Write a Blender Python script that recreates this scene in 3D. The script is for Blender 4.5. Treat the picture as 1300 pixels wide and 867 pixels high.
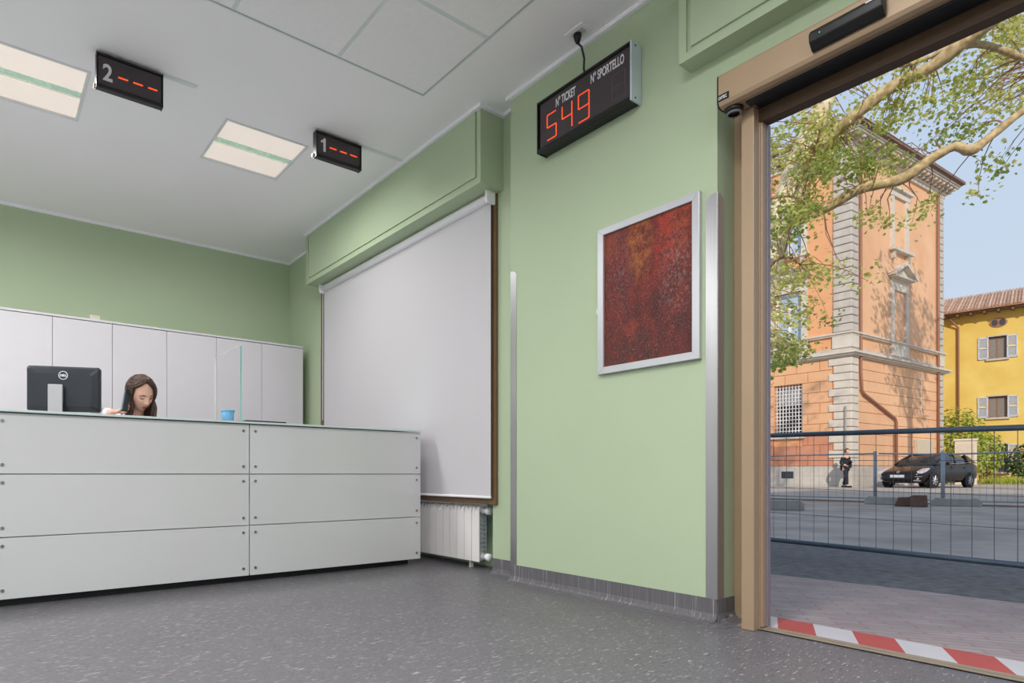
import bpy, bmesh, math, random
from mathutils import Vector, Matrix, Euler, noise as mnoise
random.seed(7)
R = math.radians
PI = math.pi
sc = bpy.context.scene
for o in list(bpy.data.objects):
    bpy.data.objects.remove(o)
COL = sc.collection

# ------------------------------------------------------------------ camera
YAW, EYE, CEIL, FPX, PPX, PPY = R(35.03), .665, 3.025, 767.5, 520., 602.
cam_data = bpy.data.cameras.new('camera')
cam = bpy.data.objects.new('camera', cam_data)
COL.objects.link(cam)
cam.location = (0, 0, EYE)
cam.rotation_euler = (R(90), 0, -YAW)
cam_data.sensor_width = 36
cam_data.lens = FPX / 1300 * 36
cam_data.shift_x = (650 - PPX) / 1300
cam_data.shift_y = (PPY - 433.5) / 1300
cam_data.clip_start = .05
cam_data.clip_end = 500
sc.camera = cam

# ------------------------------------------------------------------ sky, sun, exposure
SUN_AZ, SUN_EL = R(40), R(28)            # light travels towards +X +Y
SKY_STRENGTH, SUN_STRENGTH = .84, 2.9
LAMP_W, LAMP_FILL_W = 18.5, 42.
world = bpy.data.worlds.new('world')
sc.world = world
world.use_nodes = True
wn, wl = world.node_tree.nodes, world.node_tree.links
wn.clear()
w_out = wn.new('ShaderNodeOutputWorld')
w_bg = wn.new('ShaderNodeBackground')
w_geo = wn.new('ShaderNodeTexCoord')
w_sep = wn.new('ShaderNodeSeparateXYZ')
w_ramp = wn.new('ShaderNodeValToRGB')
w_ramp.color_ramp.elements[0].position = .0
w_ramp.color_ramp.elements[0].color = (.78, .87, .98, 1)
w_ramp.color_ramp.elements[1].position = 1.
w_ramp.color_ramp.elements[1].color = (.42, .60, .98, 1)
e_ = w_ramp.color_ramp.elements.new(.35)
e_.color = (.66, .80, 1.0, 1)
wl.new(w_geo.outputs['Generated'], w_sep.inputs[0])
wl.new(w_sep.outputs['Z'], w_ramp.inputs[0])
wl.new(w_ramp.outputs[0], w_bg.inputs[0])
w_bg.inputs[1].default_value = SKY_STRENGTH
wl.new(w_bg.outputs[0], w_out.inputs[0])

sun_d = bpy.data.lights.new('sun', 'SUN')
sun = bpy.data.objects.new('sun', sun_d)
COL.objects.link(sun)
sun_d.energy = SUN_STRENGTH
sun_d.color = (1, .91, .79)
sun_d.angle = R(.6)
sdir = Vector((math.cos(SUN_AZ) * math.cos(SUN_EL), math.sin(SUN_AZ) * math.cos(SUN_EL), -math.sin(SUN_EL)))
sun.rotation_euler = sdir.to_track_quat('-Z', 'Y').to_euler()
sun.location = (-10, -10, 25)

vs = sc.view_settings
vs.view_transform = 'Standard'
vs.look = 'None'
vs.exposure = 0
vs.gamma = 1
vs.use_curve_mapping = False
sc.cycles.use_denoising = True
sc.cycles.max_bounces = 10
sc.cycles.diffuse_bounces = 6
sc.cycles.sample_clamp_indirect = 8


# ------------------------------------------------------------------ helpers
def lin(c):
    return tuple(((v / 255) / 12.92 if v / 255 < .04045 else ((v / 255 + .055) / 1.055) ** 2.4) for v in c)


MATS = {}


def mat(name, rgb, rough=.5, metal=0., var=.06, scale=8., bump=0., emit=0., spec=.5, alpha=None, trans=0., stretch=None,
        coat=0., ior=1.45, translucent=0.):
    """a procedural material: flat colour (sRGB 0-255) broken up by noise"""
    if name in MATS:
        return MATS[name]
    m = bpy.data.materials.new(name)
    m.use_nodes = True
    n, l = m.node_tree.nodes, m.node_tree.links
    b = n['Principled BSDF']
    c = lin(rgb)
    tc = n.new('ShaderNodeTexCoord')
    mp = n.new('ShaderNodeMapping')
    if stretch:
        mp.inputs['Scale'].default_value = stretch
    ns = n.new('ShaderNodeTexNoise')
    ns.inputs['Scale'].default_value = scale
    ns.inputs['Detail'].default_value = 4
    rp = n.new('ShaderNodeValToRGB')
    rp.color_ramp.elements[0].position = .3
    rp.color_ramp.elements[1].position = .7
    rp.color_ramp.elements[0].color = tuple(v * (1 - var) for v in c) + (1,)
    rp.color_ramp.elements[1].color = tuple(min(1, v * (1 + var)) for v in c) + (1,)
    l.new(tc.outputs['Object'], mp.inputs[0])
    l.new(mp.outputs[0], ns.inputs['Vector'])
    l.new(ns.outputs[0], rp.inputs[0])
    l.new(rp.outputs[0], b.inputs['Base Color'])
    b.inputs['Roughness'].default_value = rough
    b.inputs['Metallic'].default_value = metal
    b.inputs['IOR'].default_value = ior
    b.inputs['Specular IOR Level'].default_value = spec
    b.inputs['Coat Weight'].default_value = coat
    b.inputs['Transmission Weight'].default_value = trans
    if bump:
        bp = n.new('ShaderNodeBump')
        bp.inputs['Strength'].default_value = bump
        bp.inputs['Distance'].default_value = .01
        l.new(ns.outputs[0], bp.inputs['Height'])
        l.new(bp.outputs[0], b.inputs['Normal'])
    if emit:
        l.new(rp.outputs[0], b.inputs['Emission Color'])
        b.inputs['Emission Strength'].default_value = emit
    if translucent:
        t = n.new('ShaderNodeBsdfTranslucent')
        l.new(rp.outputs[0], t.inputs[0])
        mx = n.new('ShaderNodeMixShader')
        mx.inputs[0].default_value = translucent
        l.new(b.outputs[0], mx.inputs[1])
        l.new(t.outputs[0], mx.inputs[2])
        l.new(mx.outputs[0], n['Material Output'].inputs[0])
    MATS[name] = m
    m['noise'] = ns.name
    return m


def glass_mat(name, tint=(.9, .97, .96), rough=.0, mixf=.12, col=None):
    """thin architectural glass: mostly clear, a share of mirror reflection"""
    m = bpy.data.materials.new(name)
    m.use_nodes = True
    n, l = m.node_tree.nodes, m.node_tree.links
    n.remove(n['Principled BSDF'])
    t = n.new('ShaderNodeBsdfTransparent')
    t.inputs[0].default_value = tint + (1,)
    g = n.new('ShaderNodeBsdfGlossy')
    g.inputs['Roughness'].default_value = rough
    if col:
        g.inputs[0].default_value = col + (1,)
    mx = n.new('ShaderNodeMixShader')
    mx.inputs[0].default_value = mixf
    l.new(t.outputs[0], mx.inputs[1])
    l.new(g.outputs[0], mx.inputs[2])
    l.new(mx.outputs[0], n['Material Output'].inputs[0])
    return m


class MB:
    """collects faces and links them as one mesh object"""

    def __init__(s):
        s.v, s.f, s.m = [], [], []

    def add(s, vs_, fs, mi=0):
        o = len(s.v)
        s.v += [tuple(p) for p in vs_]
        s.f += [tuple(i + o for i in f) for f in fs]
        s.m += [mi] * len(fs)

    def box(s, x0, x1, y0, y1, z0, z1, mi=0):
        s.obox(Vector((0, 0, 0)), Vector((1, 0, 0)), Vector((0, 1, 0)), Vector((0, 0, 1)), x0, x1, y0, y1, z0, z1, mi)

    def obox(s, o, ex, ey, ez, x0, x1, y0, y1, z0, z1, mi=0):
        P = [o + ex * x + ey * y + ez * z for z in (z0, z1) for y in (y0, y1) for x in (x0, x1)]
        fs = [(0, 2, 3, 1), (4, 5, 7, 6), (0, 1, 5, 4), (2, 6, 7, 3), (0, 4, 6, 2), (1, 3, 7, 5)]
        if ex.cross(ey).dot(ez) < 0:
            fs = [f[::-1] for f in fs]
        s.add(P, fs, mi)

    def quad(s, a, b, c, d, mi=0):
        s.add([a, b, c, d], [(0, 1, 2, 3)], mi)

    def tube(s, pts, r, n=8, mi=0, cap=True):
        pts = [Vector(p) for p in pts]
        rs = r if isinstance(r, (list, tuple)) else [r] * len(pts)
        o = len(s.v)
        ref = None
        for i, p in enumerate(pts):
            d = (pts[min(i + 1, len(pts) - 1)] - pts[max(i - 1, 0)])
            d = d.normalized() if d.length > 1e-9 else Vector((0, 0, 1))
            if ref is None:
                ref = Vector((0, 0, 1)) if abs(d.z) < .9 else Vector((1, 0, 0))
            a = d.cross(ref)
            if a.length < 1e-6:
                a = d.orthogonal()
            a.normalize()
            b = d.cross(a).normalized()
            ref = b
            ref = -d.cross(b).cross(d) if False else ref
            ref = a.cross(d)
            for k in range(n):
                t = 2 * PI * k / n
                s.v.append(tuple(p + (a * math.cos(t) + b * math.sin(t)) * rs[i]))
        for i in range(len(pts) - 1):
            for k in range(n):
                k2 = (k + 1) % n
                s.f.append((o + i * n + k, o + i * n + k2, o + (i + 1) * n + k2, o + (i + 1) * n + k))
                s.m.append(mi)
        if cap:
            s.f.append(tuple(o + k for k in range(n))[::-1])
            s.f.append(tuple(o + (len(pts) - 1) * n + k for k in range(n)))
            s.m += [mi, mi]

    def lathe(s, prof, o=Vector((0, 0, 0)), ax=Vector((0, 0, 1)), n=24, mi=0):
        """prof = [(r, h)...] turned about ax through o"""
        ax = Vector(ax).normalized()
        a = ax.orthogonal().normalized()
        b = ax.cross(a)
        o = Vector(o)
        st = len(s.v)
        for (r_, h) in prof:
            for k in range(n):
                t = 2 * PI * k / n
                s.v.append(tuple(o + ax * h + (a * math.cos(t) + b * math.sin(t)) * r_))
        for i in range(len(prof) - 1):
            for k in range(n):
                k2 = (k + 1) % n
                s.f.append((st + i * n + k, st + i * n + k2, st + (i + 1) * n + k2, st + (i + 1) * n + k))
                s.m.append(mi)

    def prism(s, poly, o, ex, ey, ez, z0, z1, mi=0):
        n = len(poly)
        o, ex, ey, ez = Vector(o), Vector(ex), Vector(ey), Vector(ez)
        P = [o + ex * p[0] + ey * p[1] + ez * z0 for p in poly] + [o + ex * p[0] + ey * p[1] + ez * z1 for p in poly]
        fs = [tuple(range(n))[::-1], tuple(range(n, 2 * n))] + [(i, (i + 1) % n, n + (i + 1) % n, n + i) for i in range(n)]
        s.add(P, fs, mi)

    def loft(s, rings, mi=0, cap=True, closed=True):
        n = len(rings[0])
        o = len(s.v)
        for r_ in rings:
            s.v += [tuple(p) for p in r_]
        for i in range(len(rings) - 1):
            for k in range(n if closed else n - 1):
                k2 = (k + 1) % n
                s.f.append((o + i * n + k, o + i * n + k2, o + (i + 1) * n + k2, o + (i + 1) * n + k))
                s.m.append(mi)
        if cap:
            s.f.append(tuple(o + k for k in range(n))[::-1])
            s.f.append(tuple(o + (len(rings) - 1) * n + k for k in range(n)))
            s.m += [mi, mi]

    def mesh(s, name, mats, smooth=False, fix=True):
        me = bpy.data.meshes.new(name)
        me.from_pydata(s.v, [], s.f)
        for m in (mats if isinstance(mats, (list, tuple)) else [mats]):
            me.materials.append(m)
        me.polygons.foreach_set('material_index', s.m)
        if smooth:
            me.polygons.foreach_set('use_smooth', [True] * len(s.f))
        if fix:
            bm = bmesh.new()
            bm.from_mesh(me)
            bmesh.ops.recalc_face_normals(bm, faces=bm.faces)
            bm.to_mesh(me)
            bm.free()
        me.update()
        return me

    def build(s, name, mats, parent=None, smooth=False, bevel=0., seg=2, subsurf=0, fix=True):
        o = bpy.data.objects.new(name, s.mesh(name, mats, smooth, fix))
        COL.objects.link(o)
        if parent:
            child(o, parent)
        if bevel:
            md = o.modifiers.new('bevel', 'BEVEL')
            md.width = bevel
            md.segments = seg
            md.limit_method = 'ANGLE'
        if subsurf:
            md = o.modifiers.new('sub', 'SUBSURF')
            md.levels = md.render_levels = subsurf
        return o


def child(o, p):
    o.parent = p
    # parents carry location / rotation only: keep world placement
    o.matrix_parent_inverse = world_matrix(p).inverted()


def world_matrix(o):
    m = Matrix.LocRotScale(o.location, o.rotation_euler, o.scale)
    if o.parent:
        m = world_matrix(o.parent) @ o.matrix_parent_inverse @ m
    return m


def tag(o, label=None, cat=None, group=None, kind=None):
    if label:
        o['label'] = label
    if cat:
        o['category'] = cat
    if group:
        o['group'] = group
    if kind:
        o['kind'] = kind
    return o


def thing(name, loc, label, cat, group=None, rz=0.):
    o = bpy.data.objects.new(name, None)
    o.empty_display_size = .1
    COL.objects.link(o)
    o.location = loc
    o.rotation_euler = (0, 0, rz)
    return tag(o, label, cat, group)


def copy_to(src, parent, matrix=None, label=None):
    c = src.copy()
    COL.objects.link(c)
    if parent:
        c.parent = parent
    return c


def text_mesh(name, s, size, o, ex, ey, m, parent, xs=1., bold=.0, depth=.001, align='LEFT'):
    cu = bpy.data.curves.new(name, 'FONT')
    cu.body = s
    cu.size = size
    cu.offset = bold
    cu.align_x = align
    cu.extrude = depth
    t = bpy.data.objects.new(name, cu)
    COL.objects.link(t)
    bpy.context.view_layer.update()
    dg = bpy.context.evaluated_depsgraph_get()
    me = bpy.data.meshes.new_from_object(t.evaluated_get(dg))
    bpy.data.objects.remove(t)
    ex, ey = Vector(ex), Vector(ey)
    ez = ex.cross(ey)
    o = Vector(o)
    for v in me.vertices:
        c = v.co.copy()
        v.co = o + ex * c.x * xs + ey * c.y + ez * c.z
    me.materials.clear()
    me.materials.append(m)
    ob = bpy.data.objects.new(name, me)
    COL.objects.link(ob)
    if parent:
        child(ob, parent)
    return ob


def wpt(u, D, z=0.):
    """ground plan: a bearing (column of the survey photograph) and a forward distance"""
    a = (u - PPX) / FPX
    return Vector((D * (math.sin(YAW) + a * math.cos(YAW)), D * (math.cos(YAW) - a * math.sin(YAW)), z))


def wuv(u, v, D):
    p = wpt(u, D)
    p.z = EYE + (PPY - v) / FPX * D
    return p


# ------------------------------------------------------------------ materials
M_green = mat('green_paint', (181, 198, 166), .62, var=.02, scale=1.5, spec=.25)
M_ceil = mat('ceiling_paint', (249, 247, 250), .85, var=.01, scale=2, spec=.2)
M_tile = mat('ceiling_tile', (249, 247, 250), .9, var=.02, scale=30, spec=.2)
M_tbar = mat('ceiling_t_bar', (222, 229, 230), .7, var=.02)
M_bounce_wall = mat('bounce_wall_white', (236, 235, 238), .7, var=.01)  # unseen walls, made white to bounce light up to the ceiling
M_trim = mat('white_trim', (246, 246, 250), .6, var=.01)
M_white = mat('white_laminate', (210, 208, 212), .45, var=.01, spec=.3)
M_backglass = mat('back_painted_glass', (211, 213, 213), .14, var=.012, scale=2, coat=.3, spec=.4)
M_glassedge = mat('glass_edge', (206, 222, 219), .15, var=.03)
M_black = mat('black_plinth', (26, 30, 32), .5)
M_steel = mat('brushed_steel', (190, 190, 192), .33, metal=1., var=.05, scale=40, stretch=(6, 6, .05))
M_screw = mat('steel_screw', (150, 150, 152), .35, metal=1.)
M_brown = mat('bronze_aluminium', (170, 147, 119), .42, metal=.15, var=.03, scale=3)
M_brown_d = mat('dark_bronze', (84, 66, 48), .5, var=.03)
M_win_brown = mat('window_bronze', (112, 88, 62), .5, var=.04)
M_blind = mat('blind_fabric', (210, 208, 211), .8, var=.012, scale=300, translucent=.08)
M_rad = mat('radiator_enamel', (232, 230, 228), .35, var=.01)
M_radfin = mat('radiator_fin_grey', (150, 158, 164), .45, var=.03)
M_dblack = mat('display_black', (24, 24, 26), .35, var=.05)
M_dface = mat('display_face', (70, 62, 66), .25, var=.05)
M_letter = mat('white_print', (222, 222, 224), .6)
M_led = mat('led_red', (255, 78, 30), .5, emit=1.25, var=.1)
M_ledoff = mat('led_unlit', (96, 88, 92), .4)
M_grey = mat('grey_plastic', (188, 196, 198), .5)
M_lumi = mat('lamp_panel', (240, 227, 217), .5, emit=.47, var=.015, scale=2)
M_louvre = mat('lit_louvre', (176, 200, 184), .5, var=.12, scale=30, emit=.36)  # faint emission stands in for lamp light caught by the louvre
M_lumframe = mat('lamp_frame', (222, 226, 228), .5)

m = mat('vinyl_floor', (104, 102, 106), .42, var=.05, scale=3, spec=.35)
n, l = m.node_tree.nodes, m.node_tree.links
b = n['Principled BSDF']
base = b.inputs['Base Color'].links[0].from_socket
tc = n.new('ShaderNodeTexCoord')
prev = base
for (ang, sx, sy, lo, hi, colr) in ((8, 60, 240, .50, .72, (116, 115, 118)), (-6, 70, 260, .52, .74, (80, 79, 84)), (12, 22, 90, .60, .74, (124, 122, 125)),
                                    (6, 17, 110, .635, .70, (174, 172, 170)), (2, 18, 120, .63, .70, (64, 64, 70)), (-10, 20, 130, .65, .71, (190, 187, 184))):
    mp = n.new('ShaderNodeMapping')
    mp.inputs['Rotation'].default_value = (0, 0, R(ang))
    mp.inputs['Scale'].default_value = (sx, sy, 1)
    mp.inputs['Location'].default_value = (ang * 3.1, sx * 1.7, 0)
    ns = n.new('ShaderNodeTexNoise')
    ns.inputs['Scale'].default_value = 1.
    ns.inputs['Detail'].default_value = 3
    l.new(tc.outputs['Object'], mp.inputs[0])
    l.new(mp.outputs[0], ns.inputs['Vector'])
    rp = n.new('ShaderNodeValToRGB')
    rp.color_ramp.elements[0].position = lo
    rp.color_ramp.elements[1].position = hi
    l.new(ns.outputs[0], rp.inputs[0])
    mx = n.new('ShaderNodeMix')
    mx.data_type = 'RGBA'
    mx.inputs['B'].default_value = lin(colr) + (1,)
    l.new(rp.outputs[0], mx.inputs['Factor'])
    l.new(prev, mx.inputs['A'])
    prev = mx.outputs['Result']
l.new(prev, b.inputs['Base Color'])
M_floor = m

# ------------------------------------------------------------------ room shell
XL, YR, YB, XW = -4.2, -4.2, 6.32, 2.79      # left wall, rear wall, back wall, window wall
Y_DOOR0, Y_DOOR1 = -1.0, 1.43


def struct(name, mb, mats, **k):
    o = mb.build(name, mats, **k)
    o['kind'] = 'structure'
    return o


def plates(mb, xs, ys, z0, z1, holes):
    for i in range(len(xs) - 1):
        for j in range(len(ys) - 1):
            cx, cy = (xs[i] + xs[i + 1]) / 2, (ys[j] + ys[j + 1]) / 2
            if any(h[0] < cx < h[1] and h[2] < cy < h[3] for h in holes):
                continue
            mb.box(xs[i], xs[i + 1], ys[j], ys[j + 1], z0, z1)


f_ = MB()
f_.box(XL, 2.78, YR, YB, -.12, 0)
f_.box(2.78, 3.10, 2.95, 5.6, -.12, 0)
floor = struct('floor', f_, M_floor)

# lamps: two seen over the counter, others unseen, added to fill the room with light
LAMPS = [(1.605, 4.28, True), (.205, 4.28, True), (-1.2, 4.28, False), (-2.6, 4.28, False),
         (.735, .92, False), (-1.065, .92, False), (-2.865, .92, False),
         (.735, -1.48, False), (-1.065, -1.48, False), (-2.865, -1.48, False)]
TX0, TY0 = 2.231, 3.035
tiles_x = [TX0 - .6 * i for i in range(10)]
tiles_y = [TY0 - .6 * i for i in range(12)]
holes = [(tiles_x[-1], TX0, tiles_y[-1], TY0)]
for (lx, ly, vis) in LAMPS:
    if ly > TY0:
        holes.append((lx - .3, lx + .3, ly - .3, ly + .3))
xs = sorted({XL, 3.15} | {h for H_ in holes for h in H_[:2]})
ys = sorted({YR, YB} | {h for H_ in holes for h in H_[2:]})
c_ = MB()
plates(c_, xs, ys, CEIL, CEIL + .1, holes)
ceiling = struct('ceiling', c_, M_ceil)
g_ = MB()
lamp_cells = {(round((TX0 - (lx + .3)) / .6), round((TY0 - (ly + .3)) / .6)) for (lx, ly, v) in LAMPS if ly < TY0}
xs2, ys2 = sorted(tiles_x), sorted(tiles_y)
hol2 = [(TX0 - .6 * (i + 1), TX0 - .6 * i, TY0 - .6 * (j + 1), TY0 - .6 * j) for (i, j) in lamp_cells]
plates(g_, xs2, ys2, CEIL + .002, CEIL + .1, hol2)
g_.box(TX0, TX0 + .011, tiles_y[-1], TY0 + .011, CEIL - .0003, CEIL + .002)
g_.box(tiles_x[-1], TX0, TY0, TY0 + .011, CEIL - .0003, CEIL + .002)
g_.build('ceiling_grid', M_tbar, ceiling)
t_ = MB()
t_.box(-.288, .288, -.288, .288, 0, .004)
tile_me = t_.mesh('ceiling_tile', M_tile)
for i in range(9):
    for j in range(11):
        if (i, j) in lamp_cells:
            continue
        o = bpy.data.objects.new('ceiling_tile', tile_me)
        COL.objects.link(o)
        o.location = (TX0 - .6 * i - .3, TY0 - .6 * j - .3, CEIL + random.uniform(-.0005, .0005))
        o.parent = ceiling

w_ = MB()
w_.box(XL, 3.2, YB, YB + .2, 0, CEIL + .1)
struct('wall_back', w_, M_green)
w_ = MB()
w_.box(XL - .2, XL, YR, YB + .2, 0, CEIL + .1)
struct('wall_left', w_, M_bounce_wall)
w_ = MB()
w_.box(XL - .2, 3.2, YR - .2, YR, 0, CEIL + .1)
struct('wall_rear', w_, M_bounce_wall)

NY0, NY1 = 3.005, 5.50                       # the window niche
w_ = MB()
w_.box(XW, 3.12, NY1, YB, 0, CEIL + .1)          # beyond the window
w_.box(XW, 3.12, 2.735, NY0, 0, CEIL + .1)       # strip between niche and pillar
w_.box(XW, 3.12, NY0, NY1, 2.53, CEIL + .1)      # over the window
w_.box(2.98, 3.12, NY0, NY1, 0, .48)             # parapet behind the radiator
w_.box(2.69, 3.02, Y_DOOR1, 2.735, 0, CEIL + .1)   # pillar
w_.box(2.69, 3.02, Y_DOOR0 - .1, Y_DOOR1, 2.42, CEIL + .1)   # over the door
w_.box(2.69, 3.02, YR, Y_DOOR0 - .1, 0, CEIL + .1)
struct('wall_right', w_, M_green)

# shutter boxes over window and door (raised inspection panels)
def shutter_box(y0, y1, panel):
    mb = MB()
    xf = 2.588
    mb.box(xf + .012, XW if panel == 'w' else 2.69, y0, y1, 2.532, CEIL)
    # face frame, proud of the panel
    mb.box(xf, xf + .012, y0, y1, 2.532, 2.566)
    mb.box(xf, xf + .012, y0, y0 + .035, 2.566, CEIL)
    mb.box(xf, xf + .012, y1 - .035, y1, 2.566, CEIL)
    o = struct('wall_shutter_box', mb, M_green)
    p = MB()
    p.box(xf + .001, xf + .012, y0 + .053, y1 - .053, 2.586, CEIL - .002)
    p.build('access_panel', M_green, o, bevel=.003)
    return o


shutter_box(2.903, 5.47, 'w')
shutter_box(-1.3, 1.553, 'd')

tr = MB()                                    # slim white cove under the ceiling
T = .022
tr.box(XL, XW, YB - T, YB, CEIL - T, CEIL)
tr.box(XW - T, XW, 5.47, YB - T, CEIL - T, CEIL)
tr.box(2.588 - T, 2.588, 2.903 - T, 5.47, CEIL - T, CEIL)
tr.box(2.588, XW - T, 2.903 - T, 2.903, CEIL - T, CEIL)
tr.box(XW - T, XW, 2.735 + T, 2.903, CEIL - T, CEIL)
tr.box(2.69 - T, XW, 2.735, 2.735 + T, CEIL - T, CEIL)
tr.box(2.69 - T, 2.69, 1.553, 2.735, CEIL - T, CEIL)
struct('trim_1', tr, M_trim)

bs = MB()


def cove(mb, p0, p1, nrm):
    """vinyl skirting with a coved foot welded on to the floor"""
    p0, p1, nrm = Vector(p0), Vector(p1), Vector(nrm)
    prof = [(0, .103), (.004, .103), (.004, .035), (.010, .016), (.024, .005), (.05, .0025), (.085, .001), (.085, 0), (0, 0)]
    mb.loft([[p + nrm * a + Vector((0, 0, h)) for a, h in prof] for p in (p0, p1)])


cove(bs, (2.69, Y_DOOR1 - .0, 0), (2.69, 2.735, 0), (-1, 0, 0))
cove(bs, (2.69, Y_DOOR1, 0), (2.86, Y_DOOR1, 0), (0, -1, 0))
cove(bs, (XW, 2.735, 0), (XW, NY0, 0), (-1, 0, 0))
cove(bs, (XW, NY1, 0), (XW, YB, 0), (-1, 0, 0))
bs.box(2.606, 2.69, 1.346, 1.43, 0, .0012)
struct('baseboard_right', bs, M_floor)

# ------------------------------------------------------------------ window, blind, radiator
M_pane = glass_mat('window_glass', (.85, .92, .9), .0, .1)
wf = MB()
FX0, FX1 = 2.765, 2.86
wf.box(FX0, FX1, 2.955, 3.05, .462, 2.53)
wf.box(FX0, FX1, 5.42, 5.50, .462, 2.53)
wf.box(FX0, FX1, 3.05, 5.42, .462, .53)
wf.box(FX0, FX1, 3.05, 5.42, 2.46, 2.53)
wf.box(FX0 + .03, FX1, 4.2, 4.27, .53, 2.46)
win = struct('window_1', wf, M_win_brown, bevel=.003)
for (a, b2) in ((3.05, 4.2), (4.27, 5.42)):
    p = MB()
    p.box(2.825, 2.835, a, b2, .53, 2.46)
    p.build('pane', M_pane, win)

bl = thing('roller_blind', (2.74, 4.18, .50), 'white roller blind pulled down over the wide window beside the counter', 'blind')
mb = MB()
mb.box(2.742, 2.744, 2.975, 5.385, .515, 2.50)
mb.build('fabric', M_blind, bl)
mb = MB()
mb.tube([(2.735, 2.985, 2.497), (2.735, 5.385, 2.497)], .031, 20)
mb.build('roller_tube', M_trim, bl, smooth=True)
mb = MB()
mb.tube([(2.743, 2.975, .511), (2.743, 5.385, .511)], .009, 10)
mb.build('hem_bar', M_trim, bl, smooth=True)
for y in (2.966, 5.39):
    mb = MB()
    mb.prism([(-.035, -.05), (.035, -.05), (.045, -.03), (.045, .035), (-.045, .035), (-.045, -.03)], (2.735, y, 2.502),
             (1, 0, 0), (0, 0, 1), (0, 1, 0), -.009, .009)
    mb.build('bracket', M_trim, bl, bevel=.003)
mb = MB()
mb.tube([(2.735, 5.400, 2.46), (2.735, 5.402, 1.2)], .0025, 6)
mb.build('bead_chain', M_trim, bl)

rad = thing('radiator', (2.86, 4.0, .05), 'white sectional panel radiator in the niche under the window', 'radiator')
rs = MB()
rs.box(2.805, 2.812, -.038, .038, .055, .40)            # front plate
rs.prism([(2.812, .40), (2.805, .40), (2.812, .435), (2.83, .452), (2.885, .452), (2.885, .435), (2.84, .435)], (0, 0, 0), (1, 0, 0),
         (0, 0, 1), (0, 1, 0), -.036, -.006)
rs.prism([(2.812, .40), (2.805, .40), (2.812, .435), (2.83, .452), (2.885, .452), (2.885, .435), (2.84, .435)], (0, 0, 0), (1, 0, 0),
         (0, 0, 1), (0, 1, 0), .006, .036)
rs.box(2.812, 2.875, -.012, .012, .06, .42)
rs.tube([(2.85, -.04, .41), (2.85, .04, .41)], .022, 10)
rs.tube([(2.85, -.04, .09), (2.85, .04, .09)], .022, 10)
sec_me = rs.mesh('section', M_rad)
fs = MB()
for z in [.13 + .03 * k for k in range(9)]:
    fs.box(2.815, 2.88, -.03, .03, z, z + .012)
fs.box(2.815, 2.822, -.034, .034, .1, .39)
fs.box(2.873, 2.88, -.034, .034, .1, .39)
fin_me = fs.mesh('fins', M_radfin)
for k in range(22):
    o = bpy.data.objects.new('section', sec_me)
    COL.objects.link(o)
    o.location = (0, 3.20 + .0815 * k, 0)
    child(o, rad)
    o2 = bpy.data.objects.new('fins', fin_me)
    COL.objects.link(o2)
    o2.parent = o
for z in (.41, .09):
    mb = MB()
    mb.lathe([(.0, .0), (.018, .0), (.018, .03), (.026, .032), (.026, .062), (.0, .064)], (2.85, 3.16, z), (0, -1, 0), 14)
    mb.tube([(2.85, 3.12, z), (2.90, 3.10, z), (2.98, 3.10, z)], .009, 8)
    mb.build('valve', M_trim, rad, smooth=True)
for y in (3.3, 4.8):
    mb = MB()
    mb.box(2.84, 2.87, y - .006, y + .006, .0, .10)
    mb.build('foot', M_rad, rad)

# ------------------------------------------------------------------ corner guards
def guard(x, y, sx, sy, z1, label):
    """steel angle with a rounded top, one leaf on each face of the corner"""
    g = MB()
    w = .052
    prof = [(0, .085), (w, .085), (w, z1 - w * .55)] + \
           [(w * math.cos(t), z1 - w * .55 + w * .75 * math.sin(t)) for t in [R(a) for a in (15, 30, 45, 60, 75, 90)]]
    g.prism(prof, (x - .002 * sx if False else x, y, 0), (0, sy, 0), (0, 0, 1), (1, 0, 0), -.0025, .0)
    g.prism(prof, (x, y, 0), (1, 0, 0), (0, 0, 1), (0, sx, 0), -.0, .0025)
    o = g.build('corner_guard', M_steel)
    return tag(o, label, 'corner guard')


guard(2.69, Y_DOOR1, -1, 1, 1.925, 'brushed steel corner guard on the pillar corner beside the door frame')
guard(2.69, 2.735, 1, -1, 1.92, 'brushed steel corner guard on the pillar corner beside the roller blind')
guard(XW, 5.50, -1, 1, 1.975, 'thin pale corner guard on the wall corner beyond the blind')

# ------------------------------------------------------------------ counter
ct = thing('reception_counter', (1.0, 3.8, 0), 'long white reception counter clad in glossy back-painted glass panels', 'counter')
mb = MB()
mb.box(-1.27, 2.60, 3.64, 4.02, .05, .965)
mb.build('body', M_white, ct)
mb = MB()
mb.box(-1.25, 2.56, 3.675, 3.98, 0, .05)
mb.build('plinth', M_black, ct)
mb = MB()
mb.box(-1.27, 2.637, 3.600, 4.04, .9765, .9885)
mb.build('countertop', M_glassedge, ct, bevel=.0015)
screw = MB()
screw.lathe([(0, -.006), (.008, -.006), (.0085, -.002), (.0085, 0)], (0, 0, 0), (0, 1, 0), 10)
screw_me = screw.mesh('screw', M_screw)
cols = ((-1.27, .026), (.032, 1.329), (1.335, 2.637))
rows = ((.041, .347), (.352, .663), (.668, .972))
for (x0, x1) in cols:
    for (z0, z1) in rows:
        mb = MB()
        mb.box(x0, x1, 3.622, 3.632, z0, z1)
        p = mb.build('glass_panel', M_backglass, ct, bevel=.0015)
        for sx in (x0 + .035, x1 - .035):
            for sz in (z0 + .045, z1 - .04):
                o = bpy.data.objects.new('screw', screw_me)
                COL.objects.link(o)
                o.location = (sx, 3.622, sz)
                o.parent = p

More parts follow.
